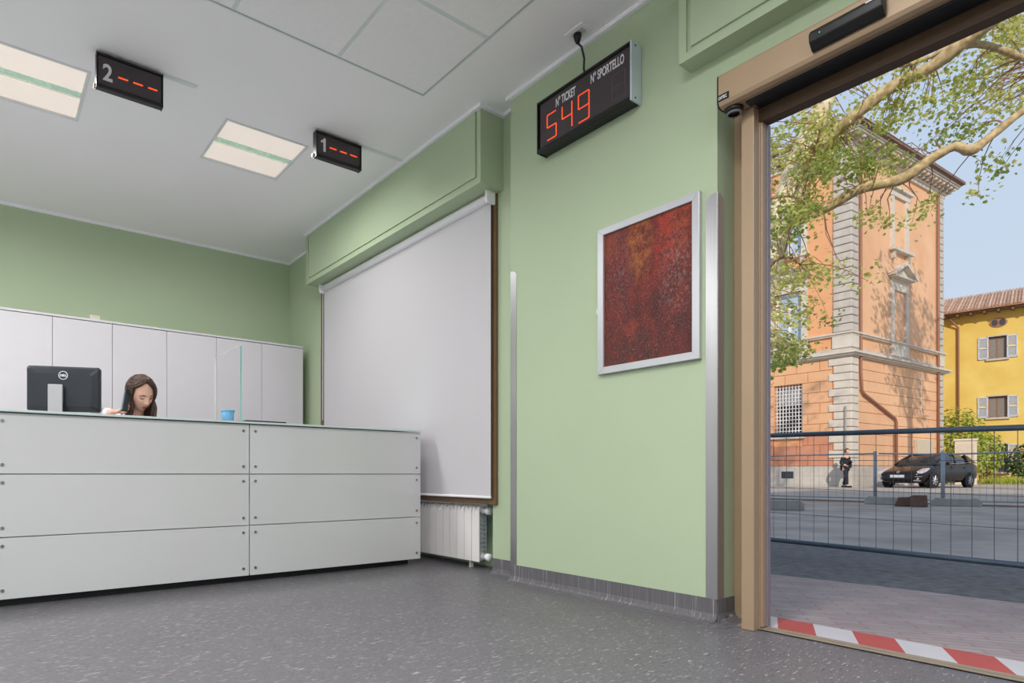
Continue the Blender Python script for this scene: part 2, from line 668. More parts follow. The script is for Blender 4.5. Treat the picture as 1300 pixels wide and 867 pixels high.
M_divider = glass_mat('clear_glass', (.985, .99, .988), .0, .07)
dv = thing('glass_divider', (1.33, 4.0, .9885), 'clear upright glass divider standing on the counter beside the blue cup', 'divider')
mb = MB()
mb.box(1.3155, 1.3245, 3.745, 4.255, .9885, 1.478)
mb.build('pane', M_divider, dv)
mb = MB()
mb.box(1.315, 1.325, 3.741, 3.745, .9885, 1.478)
mb.build('polished_edge', mat('glass_edge_front', (146, 198, 192), .1, var=.1), dv)
mb = MB()
mb.box(1.3150, 1.3250, 4.253, 4.258, .9885, 1.478)
mb.box(1.3150, 1.3250, 3.745, 4.255, 1.4775, 1.4795)
mb.build('rear_edge', mat('glass_edge_pale', (236, 240, 238), .3), dv)
mb = MB()
mb.box(1.300, 1.340, 3.80, 3.84, .9885, 1.01)
mb.build('clamp', M_steel, dv, bevel=.002)

M_cup = mat('blue_plastic', (128, 190, 226), .3, var=.05, scale=60, stretch=(1, 1, .1), translucent=.3)
cup = thing('cup', (1.243, 3.76, .9885), 'small translucent blue plastic cup standing on the counter by the glass divider', 'cup')
mb = MB()
mb.lathe([(0, .0), (.034, .0), (.040, .075), (.037, .075), (.031, .004), (0, .004)], (1.243, 3.76, .9885), n=24)
mb.build('bowl', M_cup, cup, smooth=True)
mb = MB()
mb.lathe([(.040, .070), (.044, .072), (.044, .078), (.038, .078)], (1.243, 3.76, .9885), n=24)
mb.build('rim', mat('blue_rim', (116, 176, 214), .3), cup, smooth=True)
tray = thing('document_tray', (1.47, 3.78, .9885), 'flat black document tray lying on the counter to the right of the glass divider', 'tray')
mb = MB()
mb.box(1.33, 1.60, 3.68, 3.89, .9885, .993)
for a in ((1.33, 1.60, 3.68, 3.684), (1.33, 1.60, 3.886, 3.89), (1.33, 1.334, 3.68, 3.89), (1.596, 1.60, 3.68, 3.89)):
    mb.box(*a, .993, 1.004)
mb.build('shell', M_dblack, tray, bevel=.001)

desk = thing('desk', (-.2, 4.5, 0), 'white work desk behind the counter carrying the monitor', 'desk')
mb = MB()
mb.box(-1.0, .62, 4.06, 4.95, .715, .74)
mb.build('desktop', M_white, desk, bevel=.002)
for x in (-.97, .58):
    mb = MB()
    mb.box(x - .02, x + .02, 4.1, 4.9, 0, .715)
    mb.build('side_panel', M_white, desk)

# ------------------------------------------------------------------ monitor
pL, pR = wpt(33, 3.9), wpt(127, 4.0)
ex = (pR - pL).normalized()
ey = Vector((-ex.y, ex.x, 0))                # away from the camera = screen side
ez = Vector((0, 0, 1))
mo = (pL + pR) / 2
mw = (pR - pL).length / 2
mon = thing('monitor', (mo.x, mo.y, .74), 'black computer monitor seen from behind on the desk behind the counter', 'monitor')
M_mon = mat('monitor_plastic', (38, 44, 50), .32, var=.04, spec=.5)
mb = MB()
zt, zb = 1.371, 1.075
def rr(w, z0, z1, y):
    c = .012
    return [mo + ex * a + ey * y + ez * q for a, q in ((-w, z0 + c), (-w, z1 - c), (-w + c, z1), (w - c, z1), (w, z1 - c), (w, z0 + c), (w - c, z0), (-w + c, z0))]
mb.loft([rr(mw, zb, zt, .04), rr(mw, zb, zt, .012), rr(mw - .012, zb + .01, zt - .012, .006), rr(mw - .05, zb + .03, zt - .05, -.006)])
mb.build('housing', M_mon, mon, bevel=.003)
mb = MB()
mb.obox(mo, ex, ey, ez, -mw + .012, mw - .012, .04, .0405, zb + .02, zt - .012)
mb.build('screen', mat('screen_off', (60, 70, 86), .15), mon)
mb = MB()
mb.obox(mo, ex, ey, ez, -.078, .008, -.05, -.035, .75, 1.245)
mb.obox(mo, ex, ey, ez, -.07, 0, -.036, .0, 1.13, 1.23)
mb.build('stand_neck', mat('silver_plastic', (176, 178, 180), .4, metal=.3), mon, bevel=.004)
mb = MB()
mb.obox(mo, ex, ey, ez, -.15, .08, -.12, .08, .7405, .752)
mb.build('stand_base', MATS['silver_plastic'], mon, bevel=.004)
em = MB()
eo = mo + ex * (-.0) + ey * (-.0065) + ez * 1.310
em.lathe([(.024, 0), (.024, .002), (.028, .002), (.028, 0)], eo, -ey, 28)
em.build('emblem_ring', M_letter, mon)
text_mesh('emblem_letters', 'DELL', .0185, eo - ex * .0195 - ez * .0065 - ey * .001, ex, ez, M_letter, mon, bold=.001, depth=.0005, xs=.98)

# ------------------------------------------------------------------ cabinets
XD = [-.9, .0, .9, 1.802, 2.70]
CH = ['tall white two-door cabinet at the far left, partly out of the picture', 'tall white two-door cabinet behind the black monitor',
      'tall white two-door cabinet behind the woman on the phone', 'tall white two-door cabinet at the corner by the roller blind']
for k in range(4):
    x0, x1 = XD[k] + .001, XD[k + 1] - .001
    cb = thing('cabinet', ((x0 + x1) / 2, 6.05, 0), CH[k], 'cabinet', 'tall white cabinets along the back wall')
    mb = MB()
    mb.box(x0, x1, 5.80, 6.31, .06, 1.968)
    mb.box(x0, x1, 5.84, 6.31, 0, .06)
    mb.build('carcass', M_white, cb)
    mb = MB()
    mb.box(x0, x1, 5.772, 6.31, 1.972, 1.990)
    mb.build('top_panel', M_white, cb, bevel=.001)
    xm = (x0 + x1) / 2
    for (a, b2) in ((x0 + .001, xm - .0018), (xm + .0018, x1 - .001)):
        mb = MB()
        mb.box(a, b2, 5.779, 5.797, .065, 1.967)
        d_ = mb.build('door', M_white, cb, bevel=.001)
        mb = MB()
        mb.lathe([(0, 0), (.006, 0), (.006, .004), (0, .005)], (a + .03 if a > xm else b2 - .03, 5.779, .95), (0, -1, 0), 10)
        mb.build('knob', M_screw, d_)
jb = MB()
jb.box(.735, .815, 5.86, 5.93, 1.990, 2.045)
tag(jb.build('junction_box', mat('cream_plastic', (206, 204, 186), .5), bevel=.004), 'small cream box standing on top of the tall cabinets', 'box')

# ------------------------------------------------------------------ ceiling lamps
lamp_parts = None
fm = MB()
for (a, b2, c, d_) in ((-.302, .302, -.302, -.284), (-.302, .302, .284, .302), (-.302, -.284, -.284, .284), (.284, .302, -.284, .284)):
    fm.box(a, b2, c, d_, -.004, .03)
frame_me = fm.mesh('frame', M_lumframe)
pm = MB()
pm.box(-.282, .282, .052, .282, .006, .012)
pm.box(-.282, .282, .034, .050, .008, .012)
panA = pm.mesh('diffuser', M_lumi)
pm = MB()
pm.box(-.282, .282, -.282, -.042, .006, .012)
pm.box(-.282, .282, -.040, -.034, .008, .012)
panB = pm.mesh('diffuser', M_lumi)
lm = MB()
lm.box(-.282, .282, -.036, .036, .016, .02)
for s_ in (-1, 1):
    lm.obox(Vector((0, 0, 0)), Vector((1, 0, 0)), Vector((0, 1, 0)), Vector((0, 0, 1)), -.272, .272, min(s_ * .0345, s_ * .036), max(s_ * .0345, s_ * .036), .004, .018)
for k in range(9):
    x = -.24 + .06 * k
    lm.box(x - .002, x + .002, -.034, .034, .008, .016)
    lm.lathe([(.0, .012), (.013, .012), (.013, .016)], (x + .03 if k < 8 else x, 0, 0), n=10)
louv_me = lm.mesh('louvre', M_louvre)
for i, (lx, ly, vis) in enumerate(LAMPS):
    lab = ('square recessed ceiling lamp between the two small number displays' if i == 0 else
           'square recessed ceiling lamp cut by the picture edge beside the display with a two' if i == 1 else
           'added square recessed ceiling lamp out of the picture, filling the room with light')
    t = thing('ceiling_lamp', (lx, ly, CEIL), lab, 'ceiling lamp', 'square recessed ceiling lamps')
    for nm, me in (('frame', frame_me), ('diffuser', panA), ('diffuser', panB), ('louvre', louv_me)):
        o = bpy.data.objects.new(nm, me)
        COL.objects.link(o)
        o.parent = t
    ld = bpy.data.lights.new('lamp_light', 'AREA')
    ld.shape = 'SQUARE'
    ld.size = .5
    ld.energy = LAMP_W if i < 2 else LAMP_FILL_W
    ld.color = (1, .985, .98)
    ld.spread = R(172)
    lo = bpy.data.objects.new('lamp_light', ld)
    COL.objects.link(lo)
    lo.location = (0, 0, -.006)
    lo.parent = t

# ------------------------------------------------------------------ number displays over the counter
def rail(x0, x1, label):
    mb = MB()
    mb.box(x0, x1, 3.742, 3.778, CEIL - .004, CEIL)
    return tag(mb.build('ceiling_rail', M_tbar, bevel=.0015), label, 'rail')


rail(.86, 1.053, 'short grey cable rail on the ceiling over the display with a two')
rail(2.205, 2.566, 'longer grey cable rail on the ceiling over the display with a one')


def small_display(x0, x1, z0, z1, digit, dx, dashes, label):
    t = thing('number_display', ((x0 + x1) / 2, 3.76, z0), label, 'display', 'small number displays over the counter')
    mb = MB()
    mb.box(x0, x1, 3.742, 3.785, z0 + .006, z1)
    mb.build('case', M_dblack, t, bevel=.003)
    for (a, b2) in ((z0, z0 + .022), (z1 - .018, z1 - .0005)):
        mb = MB()
        mb.prism([(3.742, a), (3.732, a + .004), (3.732, b2 - .004), (3.742, b2)], (0, 0, 0), (0, 1, 0), (0, 0, 1), (1, 0, 0), x0 - .002, x1 + .002)
        mb.build('rail', M_dblack, t, bevel=.002)
    mb = MB()
    mb.box(x0 + .008, x1 - .008, 3.740, 3.742, z0 + .024, z1 - .02)
    mb.build('face', M_dface, t)
    for xx in (x0, x1):
        mb = MB()
        mb.box(xx - .004 if xx == x0 else xx, xx if xx == x0 else xx + .004, 3.735, 3.785, z0 + .002, z1 - .001)
        mb.build('end_cap', M_dblack, t)
    mb = MB()
    mb.tube([(x0 + .002, 3.782, z0 + .024), (x0 - .012, 3.782, z0 + .024)], .014, 14)
    mb.build('cable_gland', mat('cream_gland', (226, 206, 178), .5), t)
    if digit == '1':                          # numeral with a flag, as printed
        mb = MB()
        mb.prism([(.022, 0), (.040, 0), (.040, .092), (.026, .092), (.020, .080), (.004, .070), (.004, .056), (.022, .062)], (x0 + dx, 3.7395, z0 + .050), (1, 0, 0), (0, 0, 1), (0, -1, 0), 0, .0008)
        mb.build('numeral', M_letter, t)
    else:
        text_mesh('numeral', digit, .128, (x0 + dx, 3.7395, z0 + .052), (1, 0, 0), (0, 0, 1), M_letter, t, bold=.003, xs=.80, depth=.0006)
    for (a, b2) in dashes:
        mb = MB()
        zc = z0 + .091
        n_ = 6
        for k in range(n_):
            xx = a + (b2 - a) * (k + .5) / n_
            mb.lathe([(0, .0016), (.0042, .0012), (.0050, 0)], (xx, 3.7402, zc), (0, -1, 0), 8)
        mb.box(a, b2, 3.7392, 3.7402, zc - .0032, zc + .0032)
        mb.build('led_dash', M_led, t)


small_display(.505, .849, 2.815, 3.012, '2', .028, ((.613, .663), (.692, .742), (.772, .821)), 'black digital display with a white two, hung between the two ceiling lamps')
small_display(1.846, 2.195, 2.832, 3.013, '1', .030, ((1.948, 2.000), (2.029, 2.081), (2.109, 2.165)), 'black digital display with a white one, hung nearest the green shutter box')

# ------------------------------------------------------------------ ticket display on the pillar
td = thing('ticket_display', (2.66, 2.13, 2.51), 'wide black ticket display showing 549 in red, mounted on the green pillar', 'display')
EXD, EYD = Vector((0, -1, 0)), Vector((0, 0, 1))
mb = MB()
mb.box(2.618, 2.686, 1.822, 2.428, 2.516, 2.806)
mb.build('case', M_dblack, td, bevel=.004)
for (a, b2) in ((2.508, 2.540), (2.790, 2.811)):
    mb = MB()
    mb.prism([(2.618, a), (2.604, a + .006), (2.604, b2 - .006), (2.618, b2)], (0, 0, 0), (1, 0, 0), (0, 0, 1), (0, 1, 0), 1.82, 2.43)
    mb.build('rail', M_dblack, td, bevel=.002)
mb = MB()
mb.box(2.6155, 2.618, 1.83, 2.42, 2.541, 2.789)
mb.build('face', M_dface, td)
mb = MB()
mb.prism([(2.604, 2.512), (2.688, 2.512), (2.688, 2.804), (2.676, 2.808), (2.604, 2.808)], (0, 0, 0), (1, 0, 0), (0, 0, 1), (0, 1, 0), 1.811, 1.821)
cap = mb.build('end_cap', mat('pale_end_cap', (196, 210, 216), .45), td, bevel=.003)
for z in (2.53, 2.79):
    mb = MB()
    mb.lathe([(0, 0), (.005, 0), (.005, .002), (0, .002)], (2.635, 1.811, z), (0, -1, 0), 8)
    mb.build('screw', M_dblack, cap)
mb = MB()
mb.prism([(2.604, 2.512), (2.688, 2.512), (2.688, 2.804), (2.604, 2.808)], (0, 0, 0), (1, 0, 0), (0, 0, 1), (0, 1, 0), 2.429, 2.437)
mb.build('end_cap', M_dblack, td, bevel=.003)
text_mesh('lettering', 'N° TICKET', .066, (2.6145, 2.304, 2.722), EXD, EYD, M_letter, td, bold=.0016, xs=.44, depth=.0004)
text_mesh('lettering', 'N° SPORTELLO', .066, (2.6145, 2.066, 2.726), EXD, EYD, M_letter, td, bold=.0016, xs=.462, depth=.0004)
SEG = {'5': 'afgcd', '4': 'fgbc', '9': 'abcdfg', '8': 'abcdefg'}


def led_digit(y_left, w, z0, h, ch, m_, r_):
    """dotted seven-segment digit on the display face"""
    mb = MB()
    nx, nz = 6, 7
    for s_ in SEG[ch]:
        if s_ in 'agd':
            zz = {'a': z0 + h, 'g': z0 + h / 2, 'd': z0}[s_]
            pts = [(y_left - w * (k + .5) / nx, zz) for k in range(nx)]
        else:
            yy = y_left if s_ in 'fe' else y_left - w
            zb_ = z0 + h / 2 if s_ in 'fb' else z0
            pts = [(yy, zb_ + h / 2 * (k + .5) / nz) for k in range(nz)]
        for (y, z) in pts:
            mb.lathe([(0, .0018), (r_ * .8, .0014), (r_, 0)], (2.6155, y, z), (-1, 0, 0), 8)
    mb.build('led_digit', m_, td)


led_digit(2.367, .066, 2.562, .142, '5', M_led, .0044)
led_digit(2.258, .068, 2.562, .139, '4', M_led, .0044)
led_digit(2.146, .070, 2.556, .147, '9', M_led, .0044)
led_digit(1.931, .076, 2.566, .126, '8', M_ledoff, .0035)
# mains lead and plug
mb = MB()
mb.tube([(2.590, 2.135, CEIL - .05), (2.62, 2.128, 2.96), (2.634, 2.122, 2.90), (2.638, 2.128, 2.85), (2.640, 2.122, 2.81)], .0055, 8)
mb.build('power_lead', M_dblack, td, smooth=True)
mb = MB()
mb.lathe([(0, 0), (.020, 0), (.022, .012), (.017, .032), (.009, .05), (0, .052)], (2.588, 2.130, CEIL - .006), (.1, .05, -1), 16)
mb.build('plug', M_dblack, td, smooth=True)
so = thing('ceiling_socket', (2.588, 2.122, CEIL), 'white square ceiling socket with a black plug in it', 'socket')
mb = MB()
mb.obox(Vector((2.586, 2.122, CEIL)), Vector((1, 0, 0)), Vector((0, 1, 0)), Vector((0, 0, 1)), -.044, .044, -.058, .058, -.007, 0)
mb.build('plate', M_trim, so, bevel=.003)
mb = MB()
mb.box(2.565, 2.607, 2.085, 2.16, CEIL - .009, CEIL - .007)
mb.build('insert', mat('socket_insert', (206, 206, 206), .5), so)

# ------------------------------------------------------------------ painting
pt = thing('painting', (2.68, 1.785, 1.19), 'abstract red and rust painting in a silver frame hung on the green pillar', 'painting')
PY0, PY1, PZ0, PZ1, FW = 1.500, 2.062, 1.194, 1.962, .036
for poly in ([(PY0, PZ0), (PY1, PZ0), (PY1 - FW, PZ0 + FW), (PY0 + FW, PZ0 + FW)], [(PY0, PZ1), (PY0 + FW, PZ1 - FW), (PY1 - FW, PZ1 - FW), (PY1, PZ1)],
             [(PY0, PZ0), (PY0 + FW, PZ0 + FW), (PY0 + FW, PZ1 - FW), (PY0, PZ1)], [(PY1, PZ0), (PY1, PZ1), (PY1 - FW, PZ1 - FW), (PY1 - FW, PZ0 + FW)]):
    mb = MB()
    mb.prism(poly, (0, 0, 0), (0, 1, 0), (0, 0, 1), (1, 0, 0), 2.666, 2.689)
    mb.build('frame_bar', mat('silver_frame', (196, 198, 202), .35, metal=.35, var=.02), pt, bevel=.0015)
m = mat('painted_canvas', (120, 40, 34), .55, bump=0.)
n, l = m.node_tree.nodes, m.node_tree.links
b = n['Principled BSDF']
tc = n.new('ShaderNodeTexCoord')
sep = n.new('ShaderNodeSeparateXYZ')
l.new(tc.outputs['Object'], sep.inputs[0])


def noise_fac(scale, lo, hi, st=(1, 1, 1), seed=0., detail=6):
    mp = n.new('ShaderNodeMapping')
    mp.inputs['Scale'].default_value = st
    mp.inputs['Location'].default_value = (seed, seed * .7, seed * 1.3)
    ns = n.new('ShaderNodeTexNoise')
    ns.inputs['Scale'].default_value = scale
    ns.inputs['Detail'].default_value = detail
    ns.inputs['Roughness'].default_value = .65
    l.new(tc.outputs['Object'], mp.inputs[0])
    l.new(mp.outputs[0], ns.inputs[0])
    mr = n.new('ShaderNodeMapRange')
    mr.inputs[1].default_value = lo
    mr.inputs[2].default_value = hi
    l.new(ns.outputs[0], mr.inputs[0])
    return mr.outputs[0], ns.outputs[0]


def mixc(a, bcol, fac):
    mx = n.new('ShaderNodeMix')
    mx.data_type = 'RGBA'
    if isinstance(a, tuple):
        mx.inputs['A'].default_value = a + (1,)
    else:
        l.new(a, mx.inputs['A'])
    mx.inputs['B'].default_value = bcol + (1,)
    if isinstance(fac, float):
        mx.inputs['Factor'].default_value = fac
    else:
        l.new(fac, mx.inputs['Factor'])
    return mx.outputs['Result']


def blob(cy, cz, ry, rz, fac_noise):
    """a soft painted patch at a place on the canvas, broken up by noise"""
    def dd(sock, c, r_):
        s1 = n.new('ShaderNodeMath'); s1.operation = 'SUBTRACT'; l.new(sock, s1.inputs[0]); s1.inputs[1].default_value = c
        s2 = n.new('ShaderNodeMath'); s2.operation = 'DIVIDE'; l.new(s1.outputs[0], s2.inputs[0]); s2.inputs[1].default_value = r_
        s3 = n.new('ShaderNodeMath'); s3.operation = 'POWER'; l.new(s2.outputs[0], s3.inputs[0]); s3.inputs[1].default_value = 2
        return s3.outputs[0]
    a = n.new('ShaderNodeMath'); a.operation = 'ADD'
    l.new(dd(sep.outputs['Y'], cy, ry), a.inputs[0]); l.new(dd(sep.outputs['Z'], cz, rz), a.inputs[1])
    mr = n.new('ShaderNodeMapRange')
    mr.inputs[1].default_value = 1.; mr.inputs[2].default_value = 0.
    l.new(a.outputs[0], mr.inputs[0])
    mu = n.new('ShaderNodeMath'); mu.operation = 'MULTIPLY'
    l.new(mr.outputs[0], mu.inputs[0]); l.new(fac_noise, mu.inputs[1])
    return mu.outputs[0]


nf1, _ = noise_fac(9, .35, .7, (1, 1.6, .7), 3)
nf2, _ = noise_fac(26, .42, .62, (1, 1.2, .9), 11)
nf3, raw = noise_fac(120, .5, .75, (1, 1, 1), 5, 8)
nf5, _ = noise_fac(70, .50, .62, (1, 1.3, .9), 31)
nf6, _ = noise_fac(150, .58, .68, (1, 1.2, .8), 41, 3)
nf7, _ = noise_fac(110, .54, .66, (1, 1.2, .8), 51, 4)
nf4, _ = noise_fac(5, .3, .7, (1, 1.6, .6), 23)
c_ = mixc(lin((142, 52, 40)), lin((98, 42, 42)), nf1)
c_ = mixc(c_, lin((184, 84, 50)), blob(1.60, 1.86, .16, .20, nf2))
c_ = mixc(c_, lin((190, 58, 42)), blob(1.68, 1.80, .07, .22, nf2))
c_ = mixc(c_, lin((196, 118, 52)), blob(1.82, 1.82, .09, .22, nf2))
c_ = mixc(c_, lin((186, 92, 40)), blob(2.0, 1.85, .08, .10, nf1))
c_ = mixc(c_, lin((66, 42, 46)), blob(1.62, 1.30, .34, .34, nf1))
c_ = mixc(c_, lin((84, 54, 48)), blob(1.92, 1.28, .26, .26, nf2))
c_ = mixc(c_, lin((150, 124, 120)), blob(1.62, 1.62, .10, .24, nf5))
c_ = mixc(c_, lin((136, 108, 112)), blob(1.94, 1.72, .10, .26, nf5))
c_ = mixc(c_, lin((178, 120, 104)), blob(1.76, 1.6, .5, .6, nf6))
c_ = mixc(c_, lin((62, 34, 36)), blob(1.78, 1.5, .6, .7, nf7))
c_ = mixc(c_, lin((176, 74, 50)), blob(1.86, 1.40, .05, .06, nf2))
mx = n.new('ShaderNodeMix'); mx.data_type = 'RGBA'; mx.blend_type = 'OVERLAY'
l.new(c_, mx.inputs['A']); l.new(nf3, mx.inputs['B']); mx.inputs['Factor'].default_value = .25
l.new(mx.outputs['Result'], b.inputs['Base Color'])
bp = n.new('ShaderNodeBump'); bp.inputs['Strength'].default_value = .8; bp.inputs['Distance'].default_value = .006
l.new(raw, bp.inputs['Height']); l.new(bp.outputs[0], b.inputs['Normal'])
mb = MB()
mb.box(2.678, 2.684, PY0 + .03, PY1 - .03, PZ0 + .03, PZ1 - .03)
mb.build('canvas', m, pt)
mb = MB()
mb.box(2.668, 2.688, PY1, PY1 + .008, 1.52, 1.545)
mb.build('hanger', M_letter, pt)

# ------------------------------------------------------------------ automatic door
dr = MB()                                     # fixed frame: jamb posts, transom
dr.box(2.66, 2.705, 1.258, 1.310, 0, 2.222)
dr.box(2.835, 2.88, 1.300, Y_DOOR1, 0, 2.42)
dr.box(2.66, 2.705, -.85, -.80, 0, 2.222)
dr.box(2.75, 2.80, Y_DOOR0 - .1, -.85, 0, 2.42)
door = struct('door_1', dr, M_brown, bevel=.003)
mb = MB()
mb.box(2.705, 2.765, -.85, 1.30, 2.168, 2.24)
mb.build('transom', M_brown_d, door, bevel=.003)
mb = MB()
mb.box(2.712, 2.745, 1.247, 1.300, .012, 2.168)
mb.box(2.705, 2.712, 1.255, 1.275, .0, 2.168)
mb.build('leaf_stile', M_brown, door, bevel=.002)
mb = MB()
mb.box(2.747, 2.775, 1.242, 1.30, .012, 2.168)
mb.build('weather_seal', mat('grey_seal', (136, 124, 134), .5), door, bevel=.002)
mb = MB()
mb.box(2.64, 2.70, -.85, 1.25, 2.222, 2.228)
mb.box(2.60, 2.64, -.85, 1.262, 2.214, 2.228)
mb.build('track_slot', M_black, door)

op = thing('door_operator', (2.68, .2, 2.22), 'bronze door operator casing over the sliding door opening', 'door operator')
mb = MB()
prof = [(2.69, 2.226), (2.575, 2.222), (2.558, 2.228), (2.550, 2.242), (2.550, 2.352), (2.556, 2.360), (2.69, 2.360)]
mb.prism(prof, (0, 0, 0), (1, 0, 0), (0, 0, 1), (0, 1, 0), -.95, 1.352)
mb.build('cover', M_brown, op, bevel=.002)
mb = MB()
mb.prism(prof, (0, 0, 0), (1, 0, 0), (0, 0, 1), (0, 1, 0), 1.352, 1.357)
mb.build('end_cap', M_dblack, op)  # black sliver paints the shadow gap at the casing's end
mb = MB()
mb.lathe([(0, 0), (.036, 0), (.036, .012), (.028, .02), (0, .02)], (2.61, 1.315, 2.223), (0, 0, -1), 20)
mb.build('cable_outlet', M_dblack, op, smooth=True)
mb = MB()
mb.lathe([(.022, 0), (.030, 0), (.030, .006), (.022, .006)], (2.61, 1.315, 2.203), (0, 0, -1), 20)
mb.build('outlet_ring', mat('grey_ring', (120, 124, 124), .4), op, smooth=True)
sn = MB()
sn.prism([(2.55, 2.318), (2.522, 2.318), (2.508, 2.300), (2.512, 2.272), (2.535, 2.248), (2.55, 2.248)], (0, 0, 0), (1, 0, 0), (0, 0, 1), (0, 1, 0), .765, .992)
s_ob = sn.build('motion_sensor', M_dblack, op, bevel=.004)
mb = MB()
mb.lathe([(0, 0), (.0022, 0), (.0022, .001), (0, .001)], (2.509, .955, 2.290), (-1, 0, 0), 8)
mb.build('status_light', mat('green_led', (60, 220, 120), .4, emit=.6), s_ob)
mb = MB()
mb.box(2.5135, 2.5175, .770, .815, 2.302, 2.312)
mb.build('sticker', M_letter, s_ob)
stk = MB()
stk.box(2.5485, 2.55, 1.306, 1.351, 2.244, 2.272)
st_ob = stk.build('maker_plate', M_dblack, op)
text_mesh('lettering', 'DITEC', .0175, (2.548, 1.3495, 2.252), EXD, EYD, M_letter, st_ob, bold=.0006, xs=.72, depth=.0003)

# threshold and hazard tape
th = MB()
th.box(2.700, 2.722, -.80, 1.258, 0, .007)
th.box(2.728, 2.76, -.80, 1.258, 0, .009)
th.box(2.70, 2.99, -.85, 1.35, -.05, .004)
struct('trim_2', th, mat('worn_threshold', (150, 136, 118), .5, var=.15, scale=20, stretch=(8, .5, 1)))
tape = thing('hazard_tape', (2.88, .4, .004), 'red and white striped hazard tape stuck along the doorway threshold', 'tape')
M_tr = mat('tape_red', (184, 72, 68), .5, var=.06)
M_tw = mat('tape_white', (202, 198, 199), .5, var=.04)
pitch = .1462
for k in range(-2, 14):
    a0 = 1.308 - pitch * (k - 0)
    a1 = a0 - pitch
    red = k % 2 == 0
    if k == -1:
        y = [a0, a1]
    pts = [(2.985, min(a0, 1.33)), (2.985, min(a1, 1.33)), (2.775, min(a1 - .095, 1.27)), (2.775, min(a0 - .095, 1.27))]
    if k < 0:
        red = False
    if k == -2:
        continue
    if k == -1:
        pts = [(2.985, 1.34), (2.985, a1), (2.775, a1 - .095), (2.775, 1.27)]
    mb = MB()
    mb.prism(pts, (0, 0, 0), (1, 0, 0), (0, 1, 0), (0, 0, 1), .004, .0058)
    mb.build('stripe', M_tr if red else M_tw, tape)

# ------------------------------------------------------------------ people
def eval_mesh(o):
    bpy.context.view_layer.update()
    dg = bpy.context.evaluated_depsgraph_get()
    me = bpy.data.meshes.new_from_object(o.evaluated_get(dg))
    bpy.data.objects.remove(o)
    return me


def skin(joints, edges, sub=2):
    """joints: [(x,y,z,radius)...]; the first joint is the root"""
    me = bpy.data.meshes.new('skin')
    me.from_pydata([j[:3] for j in joints], edges, [])
    o = bpy.data.objects.new('skin', me)
    COL.objects.link(o)
    o.modifiers.new('skin', 'SKIN').use_smooth_shade = True
    sv = me.skin_vertices[0].data
    for i, j in enumerate(joints):
        r_ = j[3]
        sv[i].radius = r_ if isinstance(r_, tuple) else (r_, r_)
        sv[i].use_root = i == 0
    s_ = o.modifiers.new('sub', 'SUBSURF')
    s_.levels = s_.render_levels = sub
    return eval_mesh(o)


def chain(pts):
    return skin(pts, [(i, i + 1) for i in range(len(pts) - 1)], 1)


def merge(meshes, voxel, smooth=3):
    bm = bmesh.new()
    for me in meshes:
        bm.from_mesh(me)
        bpy.data.meshes.remove(me)
    me = bpy.data.meshes.new('merged')
    bm.to_mesh(me)
    bm.free()
    o = bpy.data.objects.new('merged', me)
    COL.objects.link(o)
    r_ = o.modifiers.new('remesh', 'REMESH')
    r_.mode = 'VOXEL'
    r_.voxel_size = voxel
    if smooth:
        s_ = o.modifiers.new('smooth', 'SMOOTH')
        s_.iterations = smooth
        s_.factor = .5
    out = eval_mesh(o)
    out.polygons.foreach_set('use_smooth', [True] * len(out.polygons))
    return out


def gs(x, c, w):
    return math.exp(-((x - c) / w) ** 2)


def head_point(d):
    """unit direction (face looks along -Y) -> point on the head, metres"""
    x, y, z = d
    p = Vector((x * .074, y * .094 + .006, z * .118))
    if z < 0:
        k = min(1, -z)
        p.x *= 1 - .34 * k ** 1.4
        if y > 0:
            p.y *= 1 - .35 * k
        else:
            p.y -= .010 * k * max(0, -y)
    if y < 0:
        f_ = max(0, -y)
        X, Z = p.x, p.z
        p.y += .012 * gs(abs(X), .031, .014) * gs(Z, .004, .013) * f_        # eye sockets
        p.y -= .006 * gs(abs(X), .026, .022) * gs(Z, .024, .010) * f_       # brow
        p.y -= .024 * gs(X, 0, .011) * gs(Z, -.030, .013) * f_              # nose tip
        p.y -= .013 * gs(X, 0, .009) * gs(Z, -.008, .016) * f_              # bridge
        p.y -= .006 * gs(abs(X), .012, .008) * gs(Z, -.034, .008) * f_      # wings
        p.y -= .009 * gs(X, 0, .020) * gs(Z, -.060, .007) * f_              # upper lip
        p.y -= .008 * gs(X, 0, .017) * gs(Z, -.072, .007) * f_              # lower lip
        p.y += .005 * gs(X, 0, .022) * gs(Z, -.066, .0025) * f_
        p.y -= .010 * gs(X, 0, .020) * gs(Z, -.100, .014) * f_              # chin
        p.y -= .005 * gs(abs(X), .044, .016) * gs(Z, -.024, .018) * f_      # cheeks
    return p


def head_mesh(M):
    bm = bmesh.new()
    bmesh.ops.create_icosphere(bm, subdivisions=5, radius=1)
    for v in bm.verts:
        v.co = M @ head_point(v.co.normalized())
    for s_ in (-1, 1):                                                     # ears
        e = bmesh.ops.create_uvsphere(bm, u_segments=12, v_segments=8, radius=1)
        for v in e['verts']:
            v.co = M @ Vector((s_ * (.073 + v.co.x * .008 * s_), .012 + v.co.y * .016, -.012 + v.co.z * .030))
    me = bpy.data.meshes.new('head')
    bm.to_mesh(me)
    bm.free()
    return me


def add_mesh(name, me, mats, parent):
    me.materials.clear()
    for m_ in (mats if isinstance(mats, (list, tuple)) else [mats]):
        me.materials.append(m_)
    me.name = name
    o = bpy.data.objects.new(name, me)
    COL.objects.link(o)
    if parent:
        child(o, parent)
    return o


